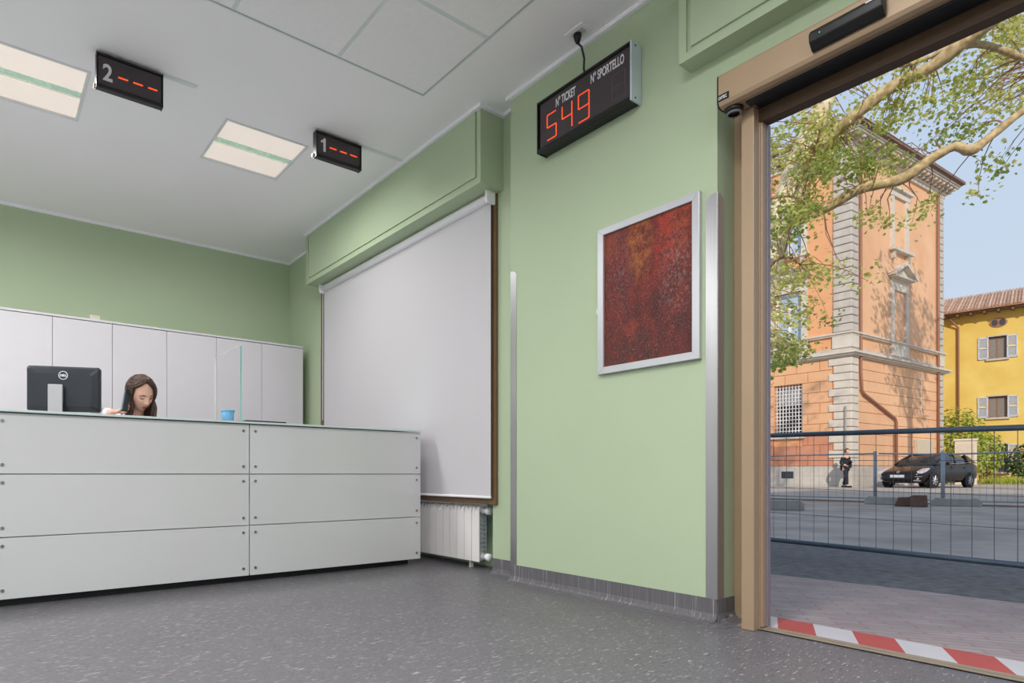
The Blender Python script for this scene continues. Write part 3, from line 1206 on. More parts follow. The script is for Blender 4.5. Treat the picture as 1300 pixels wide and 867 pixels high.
M_skin = mat('skin', (226, 180, 158), .55, var=.05, scale=30, spec=.3)
M_hair = mat('brown_hair', (72, 50, 40), .38, var=.45, scale=34, stretch=(1, 1, .15))
M_blouse = mat('white_blouse', (226, 222, 226), .8, var=.02)
M_lip = mat('lips', (176, 84, 80), .45)
M_dark = mat('lash_brown', (58, 38, 32), .6)
M_trs = mat('dark_trousers', (50, 52, 60), .8)
M_shoe = mat('dark_shoe', (34, 32, 32), .5)
M_chair = mat('chair_fabric', (60, 64, 72), .85)

HC = wuv(179, 500.5, 4.12)
HM = Matrix.Translation(HC) @ Euler((0, 0, R(20))).to_matrix().to_4x4() @ Euler((R(27), 0, 0)).to_matrix().to_4x4() @ Euler((0, R(-6), 0)).to_matrix().to_4x4()
wom = thing('person', (HC.x, 4.80, 0), 'woman with long dark brown hair and white blouse talking on a phone behind the counter', 'person')
sh_r, sh_l = Vector((HC.x - .165, 4.66, 1.045)), Vector((HC.x + .155, 4.68, .985))
nk = HC + Vector((-.01, .10, -.125))
hand = wuv(157, 520, 4.02)
wrist = hand + Vector((-.055, .015, -.02))
elbow = wuv(117, 527, 4.16)
el_l, wr_l = Vector((HC.x + .22, 4.52, .76)), Vector((HC.x + .12, 4.30, .765))
hx = HC.x + .01
J = [(hx, 4.86, .52, (.15, .12)), (hx, 4.83, .68, (.135, .10)), (hx, 4.77, .86, (.15, .105)), (hx - .005, 4.71, .96, (.13, .085)),
     (nk.x, nk.y + .02, nk.z - .05, (.055, .055)), (nk.x, nk.y, nk.z, .052), (HC.x, HC.y + .045, HC.z - .05, .05),
     (sh_r.x, sh_r.y, sh_r.z, .062), (elbow.x, elbow.y, elbow.z, .042), (wrist.x, wrist.y, wrist.z, .026),
     (sh_l.x, sh_l.y, sh_l.z, .062), (el_l.x, el_l.y, el_l.z, .042), (wr_l.x, wr_l.y, wr_l.z, .027),
     (hx - .09, 4.82, .50, .085), (hx - .12, 4.42, .50, .06), (hx - .12, 4.40, .10, .04), (hx - .12, 4.30, .045, .032),
     (hx + .09, 4.82, .50, .085), (hx + .12, 4.42, .50, .06), (hx + .12, 4.40, .10, .04), (hx + .12, 4.30, .045, .032)]
Ed = [(0, 1), (1, 2), (2, 3), (3, 4), (4, 5), (5, 6), (3, 7), (7, 8), (8, 9), (3, 10), (10, 11), (11, 12),
      (0, 13), (13, 14), (14, 15), (15, 16), (0, 17), (17, 18), (18, 19), (19, 20)]
parts = [skin(J, Ed), head_mesh(HM)]


def hand_chains(w, palm, side, curl):
    """palm + five separate fingers; side = knuckle line direction, curl = list of unit steps"""
    out = [chain([tuple(w) + ((.024, .017),), tuple((w + palm) / 2) + ((.032, .016),), tuple(palm) + ((.036, .014),)])]
    for k, (ln, off) in enumerate(((.9, -.03), (1.03, -.011), (1., .009), (.8, .028))):
        p = palm + side * off
        pts = [tuple(p - curl[0] * .015) + (.0092,)]
        for q, st in enumerate(curl):
            p = p + st * (.030, .024, .020)[q] * ln
            pts.append(tuple(p) + ((.0088, .0082, .0072)[q],))
        out.append(chain(pts))
    return out


# right hand round the handset: handset axis roughly vertical beside the ear
ph = wuv(159.8, 508, 4.01)
ph_ax = (wuv(162.2, 494, 4.04) - wuv(157.4, 523, 3.99)).normalized()
view_r = Vector((math.cos(YAW), -math.sin(YAW), 0))
view_f = Vector((math.sin(YAW), math.cos(YAW), 0))
palm = hand + view_f * .02 - view_r * .018
c1 = (view_r * .55 - view_f * .75 + Vector((0, 0, .3))).normalized()
c2 = (view_r * 1. - view_f * .1 + Vector((0, 0, .1))).normalized()
c3 = (view_r * .6 + view_f * .75).normalized()
parts += hand_chains(wrist, palm, ph_ax * -1., [c1, c2, c3])
thb = palm + ph_ax * .03
parts.append(chain([tuple(palm + Vector((0, 0, -.01)) + view_f * .01) + (.013,), tuple(thb + view_f * .03) + (.011,), tuple(thb + view_f * .035 + ph_ax * .03 + view_r * .02) + (.009,)]))
# left hand resting on the lap side of the desk
pl = wr_l + Vector((-.05, -.05, -.005))
dl = (pl - wr_l).normalized()
parts += hand_chains(wr_l, pl, Vector((dl.y, -dl.x, 0)), [dl, (dl + Vector((0, 0, -.3))).normalized(), (dl + Vector((0, 0, -.6))).normalized()])
parts.append(chain([tuple(wr_l + dl * .02) + (.013,), tuple(wr_l + dl * .05 + Vector((-dl.y, dl.x, 0)) * .035) + (.011,), tuple(wr_l + dl * .075 + Vector((-dl.y, dl.x, 0)) * .045) + (.009,)]))
body = add_mesh('body', merge(parts, .0042, 2), [M_skin, M_lip], wom)
HMi = HM.inverted()
for p_ in body.data.polygons:
    q = HMi @ p_.center
    if q.y < -.07 and abs(q.x) < .021 and -.079 < q.z < -.054 and abs(q.x) < .0225 - abs(q.z + .066) * .6:
        p_.material_index = 1
# clothes: a slightly larger skin, cut at neckline, cuffs and waist
def grow(a, k):
    r_ = a[3]
    return a[:3] + ((tuple(v + k for v in r_)) if isinstance(r_, tuple) else r_ + k,)


cuff_r = wrist + (elbow - wrist) * .12
cuff_l = wr_l + (el_l - wr_l) * .12
J2 = [grow(J[1], .016), grow(J[2], .016), grow(J[3], .014), grow(J[7], .013), grow(J[8], .013), tuple(cuff_r) + (.036,), grow(J[10], .013), grow(J[11], .013), tuple(cuff_l) + (.038,), (hx, 4.86, .56, (.165, .135))]
bl_me = merge([skin(J2, [(0, 1), (1, 2), (2, 3), (3, 4), (4, 5), (2, 6), (6, 7), (7, 8), (0, 9)])], .007, 3)
add_mesh('blouse', bl_me, M_blouse, wom)
J3 = [grow(J[0], .014)] + [grow(J[i], .013) for i in (13, 14, 15, 17, 18, 19)]
J3[0] = J3[0][:2] + (.53,) + J3[0][3:]
add_mesh('trousers', merge([skin(J3, [(0, 1), (1, 2), (2, 3), (0, 4), (4, 5), (5, 6)])], .009, 2), M_trs, wom)
for i in (16, 20):
    a = J[i]
    mb = MB()
    mb.loft([[(a[0] + x * w, a[1] + dy, z * h) for x, z in ((-1, 0), (1, 0), (1, .8), (.5, 1), (-.5, 1), (-1, .8))]
             for dy, w, h in ((.14, .03, .07), (.09, .04, .10), (.02, .045, .075), (-.06, .045, .05), (-.11, .03, .035))])
    mb.build('shoe', M_shoe, wom, subsurf=1)
# eyes looking down, brows
mb = MB()
for s_ in (-1, 1):
    pts = []
    for t in [i / 6 for i in range(7)]:
        xx = s_ * (.018 + .028 * t)
        zz = .000 - .0035 * math.sin(PI * t)
        dloc = Vector((xx / .074, -math.sqrt(max(0, 1 - (xx / .074) ** 2 - (zz / .118) ** 2)), zz / .118))
        pts.append(HM @ (head_point(dloc) + Vector((0, -.0010, 0))))
    mb.tube(pts, [.0006, .002, .003, .0033, .0033, .0024, .0008], 6)
mb.build('eyelashes', M_dark, wom, smooth=True)
mb = MB()
for s_ in (-1, 1):
    pts = []
    for t in [i / 6 for i in range(7)]:
        xx = s_ * (.014 + .036 * t)
        zz = .021 + .006 * math.sin(PI * min(1, t * 1.2)) - .004 * t
        dloc = Vector((xx / .074, -math.sqrt(max(0, 1 - (xx / .074) ** 2 - (zz / .118) ** 2)), zz / .118))
        pts.append(HM @ (head_point(dloc) + Vector((0, -.0008, 0))))
    mb.tube(pts, [.0012, .0026, .003, .0028, .0024, .0016, .0006], 6)
mb.build('eyebrows', M_dark, wom, smooth=True)

# hair: locks that start at the parting, follow the skull and fall to the shoulders
rh = random.Random(4)
hb = MB()


def skull(az, el, k):
    """az 0 = face, + = her left; el from the crown down"""
    d_ = Vector((math.sin(az) * math.sin(el), -math.cos(az) * math.sin(el), math.cos(el)))
    p = Vector((d_.x * .074, d_.y * .094 + .006, d_.z * .118))
    n_ = Vector((d_.x / .074, d_.y / .094, d_.z / .118)).normalized()
    return HM @ (p + n_ * k), (HM.to_3x3() @ n_)


down = Vector((0, 0, -1))
for side in (-1, 1):
    for i in range(120):
        t = rh.random()
        az_end = R(52 + 128 * t) if side > 0 else R(66 + 114 * t)
        if side > 0 and i % 4 == 0:
            az_end = R(rh.uniform(44, 62))
        lift = rh.uniform(.006, .020)
        py = rh.uniform(-.072, .05)                     # start on the parting line (top of the head)
        pts, rad_ = [], []
        steps = 9
        start_el = math.atan2(abs(py), .115)
        start_az = 0. if py < 0 else PI
        for k in range(steps):
            q = k / (steps - 1)
            el = start_el * (1 - q) ** 1.5 + R(101) * q ** .9
            if start_az == 0:
                az = side * az_end * min(1, q * 2.0) ** .8
            else:
                az = side * (PI + (az_end - PI) * min(1, q * 1.6) ** .8)
            w0, _n = skull(az, el, lift * (.5 + .6 * math.sin(PI * min(1, q * .9))))
            pts.append(w0)
            rad_.append(.0035 + .0045 * math.sin(PI * min(1, q + .15)))
        L = rh.uniform(.10, .17) if side < 0 else rh.uniform(.18, .30)
        p = pts[-1].copy()
        out = HM.to_3x3() @ Vector((side * .25, .3, 0))
        if side < 0:
            out = Vector((.02, .6, 0))
        ph_ = rh.uniform(0, 6)
        nst = 7
        for k in range(1, nst + 1):
            p = p + down * (L / nst) + out * (.012 if k < 3 else -.002) + Vector((math.sin(ph_ + k * 1.15), math.cos(ph_ + k), 0)) * .007
            pts.append(p.copy())
            rad_.append(.007 * (1 - .8 * (k / nst) ** 2))
        hb.tube(pts, rad_, 5)
for i in range(14):                                    # crown volume
    az = 2 * PI * i / 14
    hb.tube([skull(az, R(4), .012)[0], skull(az + .3, R(35), .013)[0]], .012, 6)
# scalp cap under the locks
bm = bmesh.new()
bmesh.ops.create_icosphere(bm, subdivisions=4, radius=1)
for f_ in [f_ for f_ in bm.faces if (lambda c: c.z < -.55 or (c.y < -.16 and c.z < .80) or (c.y < .12 and abs(c.x) > .3 and c.z < -.1 and c.y < -.15))(f_.calc_center_median())]:
    bm.faces.remove(f_)
for v in bm.verts:
    q = v.co
    v.co = HM @ Vector((q.x * .081, q.y * .100 + .007, q.z * .126))
cap_me = bpy.data.meshes.new('cap')
bm.to_mesh(cap_me)
bm.free()
o_ = len(hb.v)
hb.add([v.co.copy() for v in cap_me.vertices], [tuple(p_.vertices) for p_ in cap_me.polygons])
bpy.data.meshes.remove(cap_me)
hb.build('hair', M_hair, wom, smooth=True, fix=False)

phn = thing('telephone_handset', tuple(ph), 'dark grey telephone handset held to the ear of the woman', 'telephone')
mb = MB()
sidev = (view_r * .5 + view_f * .86).normalized()
nrm = ph_ax.cross(sidev).normalized()
mb.obox(ph, sidev, nrm, ph_ax, -.022, .022, -.010, .010, -.08, .08)
mb.build('shell', mat('handset_grey', (46, 54, 58), .35), phn, bevel=.006)
mb = MB()
mb.obox(ph, sidev, nrm, ph_ax, -.024, -.021, -.006, .006, -.07, .07)
mb.build('side_trim', mat('handset_silver', (150, 170, 176), .35, metal=.3), phn, bevel=.001)

ch = thing('office_chair', (hx, 4.86, 0), 'dark office chair under the woman behind the counter', 'chair')
mb = MB()
mb.box(hx - .23, hx + .23, 4.62, 5.08, .385, .43)
mb.build('seat', M_chair, ch, bevel=.015)
mb = MB()
mb.box(hx - .20, hx + .20, 5.05, 5.09, .55, .92)
mb.build('backrest', M_chair, ch, bevel=.015)
mb = MB()
mb.tube([(hx, 4.86, .08), (hx, 4.86, .39)], .03, 12)
mb.tube([(hx, 4.95, .38), (hx, 5.11, .40), (hx, 5.10, .62)], .018, 8)
mb.build('column', M_dblack, ch)
for k in range(5):
    a = 2 * PI * k / 5 + .3
    mb = MB()
    e2 = Vector((hx + .28 * math.cos(a), 4.86 + .28 * math.sin(a), .065))
    mb.tube([(hx, 4.86, .09), tuple(e2)], .018, 8)
    lg = mb.build('leg', M_dblack, ch)
    mb = MB()
    mb.lathe([(0, -.02), (.028, -.02), (.03, 0), (.028, .02), (0, .02)], (e2.x, e2.y, .03), (math.sin(a), -math.cos(a), 0), 12)
    mb.build('caster', M_dblack, lg)

# ------------------------------------------------------------------ outdoors: ground
def gz(X):
    return max(0., .0032 * (X - 3.)) - .004


def ground(name, x0, x1, y0, y1, m, nx=1, lift=0., kind='structure'):
    mb = MB()
    for i in range(nx):
        a, b2 = x0 + (x1 - x0) * i / nx, x0 + (x1 - x0) * (i + 1) / nx
        mb.quad((a, y0, gz(a) + lift), (b2, y0, gz(b2) + lift), (b2, y1, gz(b2) + lift), (a, y1, gz(a) + lift))
    o = mb.build(name, m)
    o['kind'] = kind
    return o


m = mat('pavement_pavers', (166, 154, 150), .85, var=.10, scale=6)
n, l = m.node_tree.nodes, m.node_tree.links
b = n['Principled BSDF']
bsock = b.inputs['Base Color'].links[0].from_socket
tc = n.new('ShaderNodeTexCoord')
mp = n.new('ShaderNodeMapping')
mp.inputs['Rotation'].default_value = (0, 0, R(58))
br = n.new('ShaderNodeTexBrick')
br.inputs['Scale'].default_value = 1.
br.inputs['Brick Width'].default_value = .20
br.inputs['Row Height'].default_value = .05
br.inputs['Mortar Size'].default_value = .006
br.inputs['Color1'].default_value = (1, 1, 1, 1)
br.inputs['Color2'].default_value = (.86, .84, .86, 1)
br.inputs['Mortar'].default_value = (.86, .70, .68, 1)
l.new(tc.outputs['Object'], mp.inputs[0])
l.new(mp.outputs[0], br.inputs[0])
mx = n.new('ShaderNodeMix'); mx.data_type = 'RGBA'; mx.blend_type = 'MULTIPLY'; mx.inputs['Factor'].default_value = 1
l.new(bsock, mx.inputs['A']); l.new(br.outputs[0], mx.inputs['B'])
l.new(mx.outputs['Result'], b.inputs['Base Color'])
M_pave = m
M_road = mat('asphalt', (168, 157, 146), .9, var=.22, scale=1.3, bump=.2)
M_road_d = mat('dark_asphalt', (104, 103, 102), .9, var=.3, scale=14, bump=.5)
M_dirt = mat('dusty_ground', (176, 166, 152), .95, var=.15, scale=1.2, bump=.3)
M_conc = mat('grey_concrete', (170, 168, 160), .9, var=.12, scale=9)
M_kerb = mat('brown_kerb', (150, 132, 118), .9, var=.2, scale=5)

pv = MB()
edge = []
rp_ = random.Random(3)
for i in range(61):
    y = -14 + 40 * i / 60
    edge.append((4.30 + .06 * math.sin(y * 1.7) + rp_.uniform(-.03, .03), y))
pv.prism([(2.99, -14), (2.99, 26)] + edge[::-1], (0, 0, 0), (1, 0, 0), (0, 1, 0), (0, 0, 1), -.1, .0)
struct('pavement', pv, M_pave)
ground('road_strip', 4.1, 6.5, -14, 40, M_road_d, lift=-.010)
ground('road', 6.4, 16.2, -25, 60, M_road, 8, lift=-.004)
ground('forecourt_ground', 16.2, 75, -40, 70, M_dirt, 20)
kb = MB()
kb.box(16.05, 16.2, -25, 60, -.05, gz(16.2) + .03)
struct('kerb', kb, M_kerb)

# ------------------------------------------------------------------ unseen blocks above and beside, added to cast the street's shade
ub = MB()
ub.box(-4.6, 2.98, -4, 14, CEIL + .12, 4.2)
ub.box(-12, 2.98, -9, -4.6, 0, 10)
ub.box(-14, 2.98, -60, -9, 0, 15.6)
struct('shade_block', ub, mat('shade_block_plaster', (206, 188, 160), .9, var=.06))

# ------------------------------------------------------------------ mesh fences
M_galv = mat('galvanised_steel', (92, 106, 120), .5, metal=.35, var=.1)
M_wire = mat('fence_wire', (100, 106, 112), .5, metal=.4)
M_galv_l = mat('pale_galvanised', (166, 174, 182), .5, metal=.3)


def fence_panel(p0, p1, zb0, zt0, zb1, zt1, label, nv, zs, rail_r, wire_r, m_rail):
    """p0,p1 ground points; bars follow bottom/top heights at both ends"""
    p0, p1 = Vector((p0.x, p0.y, 0)), Vector((p1.x, p1.y, 0))
    t = thing('mesh_fence', ((p0.x + p1.x) / 2, (p0.y + p1.y) / 2, 0), label, 'fence', 'mesh fence panels along the street')

    def at(k, q):
        p = p0.lerp(p1, k)
        zb_, zt_ = zb0 + (zb1 - zb0) * k, zt0 + (zt1 - zt0) * k
        return Vector((p.x, p.y, zb_ + (zt_ - zb_) * q))
    for nm, q in (('top_rail', 1), ('bottom_rail', 0)):
        mb = MB()
        mb.tube([at(0, q), at(1, q)], rail_r, 10)
        mb.build(nm, m_rail, t, smooth=True)
    for i in range(1, nv):
        mb = MB()
        mb.tube([at(i / nv, 0), at(i / nv, 1)], wire_r, 4, cap=False)
        mb.build('vertical_wire', M_wire, t)
    for q in zs:
        mb = MB()
        mb.tube([at(0, q), at(1, q)], wire_r, 4, cap=False)
        mb.build('horizontal_wire', M_wire, t)
    return t


def post(t, p, z0, z1, r_, m_):
    mb = MB()
    mb.tube([(p.x, p.y, z0), (p.x, p.y, z1)], r_, 10)
    mb.build('post', m_, t, smooth=True)


def foot(c, dir_, L, W_, H_, label):
    d_ = Vector((dir_.x, dir_.y, 0)).normalized()
    s_ = Vector((-d_.y, d_.x, 0))
    mb = MB()
    o = Vector((c.x, c.y, gz(c.x)))
    mb.prism([(-L / 2, 0), (L / 2, 0), (L / 2, H_ * .7), (L / 2 - .05, H_), (-L / 2 + .05, H_), (-L / 2, H_ * .7)], o, d_, (0, 0, 1), s_, -W_ / 2, W_ / 2)
    for k in (-.36, .36):
        mb.lathe([(.03, H_ + .001), (.045, H_ + .001), (.045, H_ + .012), (.03, H_ + .012)], o + d_ * k * L, (0, 0, 1), 12)
    ob = mb.build('fence_foot', M_conc, bevel=.01)
    return tag(ob, label, 'fence foot', 'concrete fence feet')


nA, nB = Vector((5.38, 2.46, 0)), Vector((5.07, .85, 0))
dn = (nB - nA)
n0, n1 = nA - dn * .75, nB + dn * .45
def near_z(k, a, b2):
    return a + (b2 - a) * k
zbA, ztA, zbB, ztB = .121, .990, .120, .943
t = fence_panel(n0, n1, zbA, ztA + .035, zbB, ztB - .02, 'grey mesh fence panel close to the doorway', 33, (.26, .50, .76), .019, .0018, M_galv)
for p in (n0, n1):
    post(t, p, 0.0, 1.02, .021, M_galv)

fx = 16.45
def on_x(u, X):
    a = (u - PPX) / FPX
    D = X / (math.sin(YAW) + a * math.cos(YAW))
    return wpt(u, D)
fp = [on_x(u, fx) for u in (860, 975, 1111, 1197, 1310)]
flab = ['far low mesh fence panel half hidden by the door jamb', 'far low mesh fence panel in front of the walking person', 'far low mesh fence panel in front of the dark car', 'far low mesh fence panel in front of the yellow house']
for i in range(4):
    z0_, z1_ = (1.14, 1.13, 1.13, 1.08, 1.10)[i], (1.14, 1.13, 1.13, 1.08, 1.10)[i + 1]
    dv_ = (fp[i + 1] - fp[i]).normalized()
    t = fence_panel(fp[i] + dv_ * (.0 if i == 0 else .07), fp[i + 1] - dv_ * .035, .12, z0_, .12, z1_, flab[i], 12, (.28, .5, .74), .018, .0017, M_galv_l)
    post(t, fp[i + 1], .03, z1_ + .05, .035, M_galv_l)
    if i == 0:
        post(t, fp[0], .03, z0_ + .05, .035, M_galv_l)
ydir = Vector((.35, -1, 0))
foot(on_x(1124, 15.45), ydir, .70, .22, .15, 'grey concrete fence foot under the far fence post nearest the middle of the doorway')
foot(on_x(1213, 15.75), ydir, .75, .22, .14, 'grey concrete fence foot below the car on the kerb line')
foot(wpt(990, 11.0), ydir, .75, .24, .17, 'grey concrete fence foot standing on the road next to the door jamb')
mb = MB()
c = on_x(1154, 14.9)
for (o_, rz, L_, h_) in ((Vector((0, .06, 0)), .3, .34, .19), (Vector((-.06, -.16, 0)), -.9, .20, .23)):
    ex_ = Vector((math.sin(rz), -math.cos(rz), 0))
    mb.prism([(-L_ / 2, 0), (L_ / 2, 0), (L_ / 2 - .03, h_), (-L_ / 2 + .06, h_ * .9)], Vector((c.x, c.y, gz(c.x))) + o_ + Vector((0, 0, .0)), ex_, (0, 0, 1), (-ex_.y, ex_.x, 0), -.12, .12)
tag(mb.build('kerb_stone', mat('brown_stone', (112, 88, 78), .9, var=.2, scale=6), bevel=.015), 'broken brown kerb stone lying by the far fence in front of the car', 'stone')

# ------------------------------------------------------------------ palazzo across the street
def ramp_colors(m_, a, b_):
    r_ = [x for x in m_.node_tree.nodes if x.type == 'VALTORGB'][0]
    r_.color_ramp.elements[0].color = lin(a) + (1,)
    r_.color_ramp.elements[1].color = lin(b_) + (1,)
    return m_


M_orange = mat('orange_plaster', (230, 168, 122), .9, var=.05, scale=1.5, bump=.1)
M_orange_b = ramp_colors(mat('orange_block', (226, 150, 94), .9, var=.05, scale=1.2, bump=.1), (226, 172, 128), (234, 184, 142))
M_red_b = ramp_colors(mat('dark_orange_block', (190, 112, 78), .9, var=.05, scale=1.2), (198, 134, 106), (212, 148, 116))  # darker, redder orange for the lowest courses of the left face
M_pink = ramp_colors(mat('pale_orange_plaster', (230, 170, 124), .9, scale=.6, bump=.1), (226, 174, 134), (238, 192, 152))
M_joint = mat('joint_shadow', (150, 92, 58), .9)
M_stone = mat('pale_stone', (214, 204, 190), .9, var=.08, scale=3, bump=.15)
M_stone_d = mat('weathered_stone', (196, 188, 178), .9, var=.10, scale=3, bump=.15)
M_eave = mat('eave_brown', (128, 104, 92), .8, var=.1)
M_rooft = mat('roof_tile', (190, 140, 112), .9, var=.2, scale=4)
M_pipe = mat('brown_pipe', (158, 112, 90), .6, var=.05)
M_winwhite = mat('white_window_wood', (238, 236, 234), .6)
M_sky_glass = mat('sky_tinted_glass', (176, 194, 212), .12, spec=.9, var=.1, scale=1)  # pale blue base colour paints in the sky's reflection
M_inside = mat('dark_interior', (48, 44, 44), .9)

PC = wpt(1079.5, 27.3)
th_ = R(-35.4)
EL = Vector((math.cos(th_) * math.sin(YAW) + math.sin(th_) * math.cos(YAW), math.cos(th_) * math.cos(YAW) - math.sin(th_) * math.sin(YAW), 0))
th_ = R(59.35)
ER = Vector((math.cos(th_) * math.sin(YAW) + math.sin(th_) * math.cos(YAW), math.cos(th_) * math.cos(YAW) - math.sin(th_) * math.sin(YAW), 0))
NL = Vector((-EL.y, EL.x, 0))
NL = NL if NL.x < 0 else -NL
NR = Vector((-ER.y, ER.x, 0))
NR = NR if NR.y < 0 else -NR
UP = Vector((0, 0, 1))
LL, LR = 14., 10.05
pal = thing('palazzo', (PC.x, PC.y, 0), 'large orange corner building with pale stone corners and cornice across the street', 'building')


def fbox(mb, side, s0, s1, o0, o1, z0, z1, mi=0):
    """a box on a facade: s along it, o outwards, z up"""
    e, n_ = (EL, NL) if side == 'L' else (ER, NR)
    mb.obox(PC, e, n_, UP, s0, s1, o0, o1, z0, z1, mi)


def wrapped(mb, out, z0, z1, sL=LL, sR=LR, wrap_end=True):
    """a moulding running round the corner: mitred plan polygon"""
    def corner(o):
        # intersection of the two offset facade lines
        a, b_ = PC + NL * o, PC + NR * o
        den = EL.x * ER.y - EL.y * ER.x
        w = b_ - a
        t_ = (w.x * ER.y - w.y * ER.x) / den
        return a + EL * t_
    k = corner(out)
    endR = PC + ER * (sR + (out if wrap_end else 0))
    poly = [k, PC + EL * sL + NL * out, PC + EL * sL - NL * .3, corner(-.3), endR - NR * .3, endR + NR * out]
    mb.prism([(p.x, p.y) for p in poly], (0, 0, 0), (1, 0, 0), (0, 1, 0), (0, 0, 1), z0, z1)


# core walls (split round the real openings on the left face)
BAYS = (0., 4.3, 8.6)                        # window bays along the left face
WINL = [(a + ds, b_ + ds, c, d_) for ds in BAYS for a, b_, c, d_ in ((1.94, 3.2, 2.5, 5.0), (1.98, 3.2, 7.12, 9.45), (1.98, 3.2, 11.2, 13.6))]
mb = MB()
zs_ = sorted({0., 16.1} | {v for w in WINL for v in w[2:]})
for a, b_ in zip(zs_[:-1], zs_[1:]):
    ops = [w for w in WINL if w[2] <= a and w[3] >= b_]
    ss = [0.] + sorted(v for w in ops for v in w[:2]) + [LL]
    for q in range(0, len(ss), 2):
        fbox(mb, 'L', ss[q], ss[q + 1], -.6, 0, a, b_)
mb.build('wall', M_orange, pal)
mb = MB()
backc = PC + EL * LL
pc2 = PC + ER * LR
mb.prism([(p.x, p.y) for p in (PC + EL * .01, PC + ER * .01 + EL * .01, pc2, pc2 + EL * LL)] if False else
         [(p.x, p.y) for p in (PC + NL * -.02, pc2, pc2 + EL * LL, PC + EL * LL + NL * -.59, PC + EL * .6 + NL * -.59, PC + EL * .6 + NL * -.02)], (0, 0, 0), (1, 0, 0), (0, 1, 0), (0, 0, 1), 0, 16.1)
mb.build('wall', M_pink, pal)
mb = MB()
wrapped(mb, .10, 0, .98, wrap_end=False)
wrapped(mb, .07, .98, 1.04, wrap_end=False)
mb.build('plinth', M_stone_d, pal, bevel=.01)
mb = MB()
wrapped(mb, .10, 5.98, 6.05)
wrapped(mb, .24, 6.05, 6.13)
wrapped(mb, .34, 6.13, 6.22)
mb.build('string_course', M_stone, pal)
mb = MB()
wrapped(mb, .06, 6.22, 6.42)
mb.build('string_course', M_stone_d, pal)
mb = MB()
wrapped(mb, .12, 6.98, 7.05)
wrapped(mb, .18, 7.05, 7.12)
mb.build('sill_course', M_stone, pal)
# rusticated blocks of the ground floor
rb = random.Random(11)
course = .47
NC = 10
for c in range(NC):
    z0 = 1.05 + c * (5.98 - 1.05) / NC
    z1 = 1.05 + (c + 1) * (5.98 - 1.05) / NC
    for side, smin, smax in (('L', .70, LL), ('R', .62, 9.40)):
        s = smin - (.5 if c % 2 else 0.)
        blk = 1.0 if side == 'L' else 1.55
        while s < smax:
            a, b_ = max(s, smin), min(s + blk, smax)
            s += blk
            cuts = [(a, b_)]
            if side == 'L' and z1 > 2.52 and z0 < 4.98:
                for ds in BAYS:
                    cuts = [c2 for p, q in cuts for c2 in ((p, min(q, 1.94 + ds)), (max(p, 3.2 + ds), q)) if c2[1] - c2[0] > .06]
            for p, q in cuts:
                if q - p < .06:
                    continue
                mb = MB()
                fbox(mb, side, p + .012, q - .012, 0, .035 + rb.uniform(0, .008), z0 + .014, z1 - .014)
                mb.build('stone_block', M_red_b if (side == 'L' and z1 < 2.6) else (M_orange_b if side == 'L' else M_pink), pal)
mb = MB()
fbox(mb, 'L', .6, LL, -.01, .004, 1.04, 5.98) if False else None
# corner stones
NQ = 14
for c in range(NQ):
    z0 = 1.05 + c * (5.98 - 1.05) / NQ
    z1 = 1.05 + (c + 1) * (5.98 - 1.05) / NQ
    wl_ = .84 if c % 2 else .64
    mb = MB()
    p_ = .09
    poly = [(-p_, -p_), (wl_, -p_)]
    k = PC + NL * p_ + NR * p_
    pts = [k, PC + EL * wl_ + NL * p_, PC + EL * wl_, PC + EL * .0, PC + ER * .60, PC + ER * .60 + NR * p_]
    mb.prism([(p.x, p.y) for p in pts], (0, 0, 0), (1, 0, 0), (0, 1, 0), (0, 0, 1), z0 + .012, z1 - .012)
    mb.build('corner_stone', M_stone, pal, bevel=.03)
zq = 7.14
while zq < 15.3:
    z1 = min(zq + .36, 15.42)
    mb = MB()
    pts = [PC + NL * .09 + NR * .09, PC + EL * .66 + NL * .09, PC + EL * .66, PC, PC + ER * .60, PC + ER * .60 + NR * .09]
    mb.prism([(p.x, p.y) for p in pts], (0, 0, 0), (1, 0, 0), (0, 1, 0), (0, 0, 1), zq + .012, z1 - .012)
    mb.build('corner_stone', M_stone_d, pal, bevel=.05)
    zq += .36
for zz0, zz1, st in ((1.05, 5.98, .352), (7.14, 15.42, .36)):
    zq = zz0
    while zq < zz1 - .1:
        mb = MB()
        fbox(mb, 'R', 9.42, 10.08, -.3, .09, zq + .012, min(zq + st, zz1) - .012)
        mb.build('corner_stone', M_stone_d, pal, bevel=.05)
        zq += st
mb = MB()
pts = [PC + NL * .10 + NR * .10, PC + EL * .68 + NL * .10, PC + EL * .68, PC, PC + ER * .62, PC + ER * .62 + NR * .10]
mb.prism([(p.x, p.y) for p in pts], (0, 0, 0), (1, 0, 0), (0, 1, 0), (0, 0, 1), 6.42, 6.98)
mb.build('pedestal', M_stone, pal)
for a in (('R', 9.40, 10.1, -.2), ('L', 1.7, 3.45, 0), ('L', 6.0, 7.75, 0), ('L', 10.3, 12.05, 0), ('R', 3.95, 5.83, 0)):
    mb = MB()
    fbox(mb, *a, .10, 6.42, 6.98)
    mb.build('pedestal', M_stone, pal)

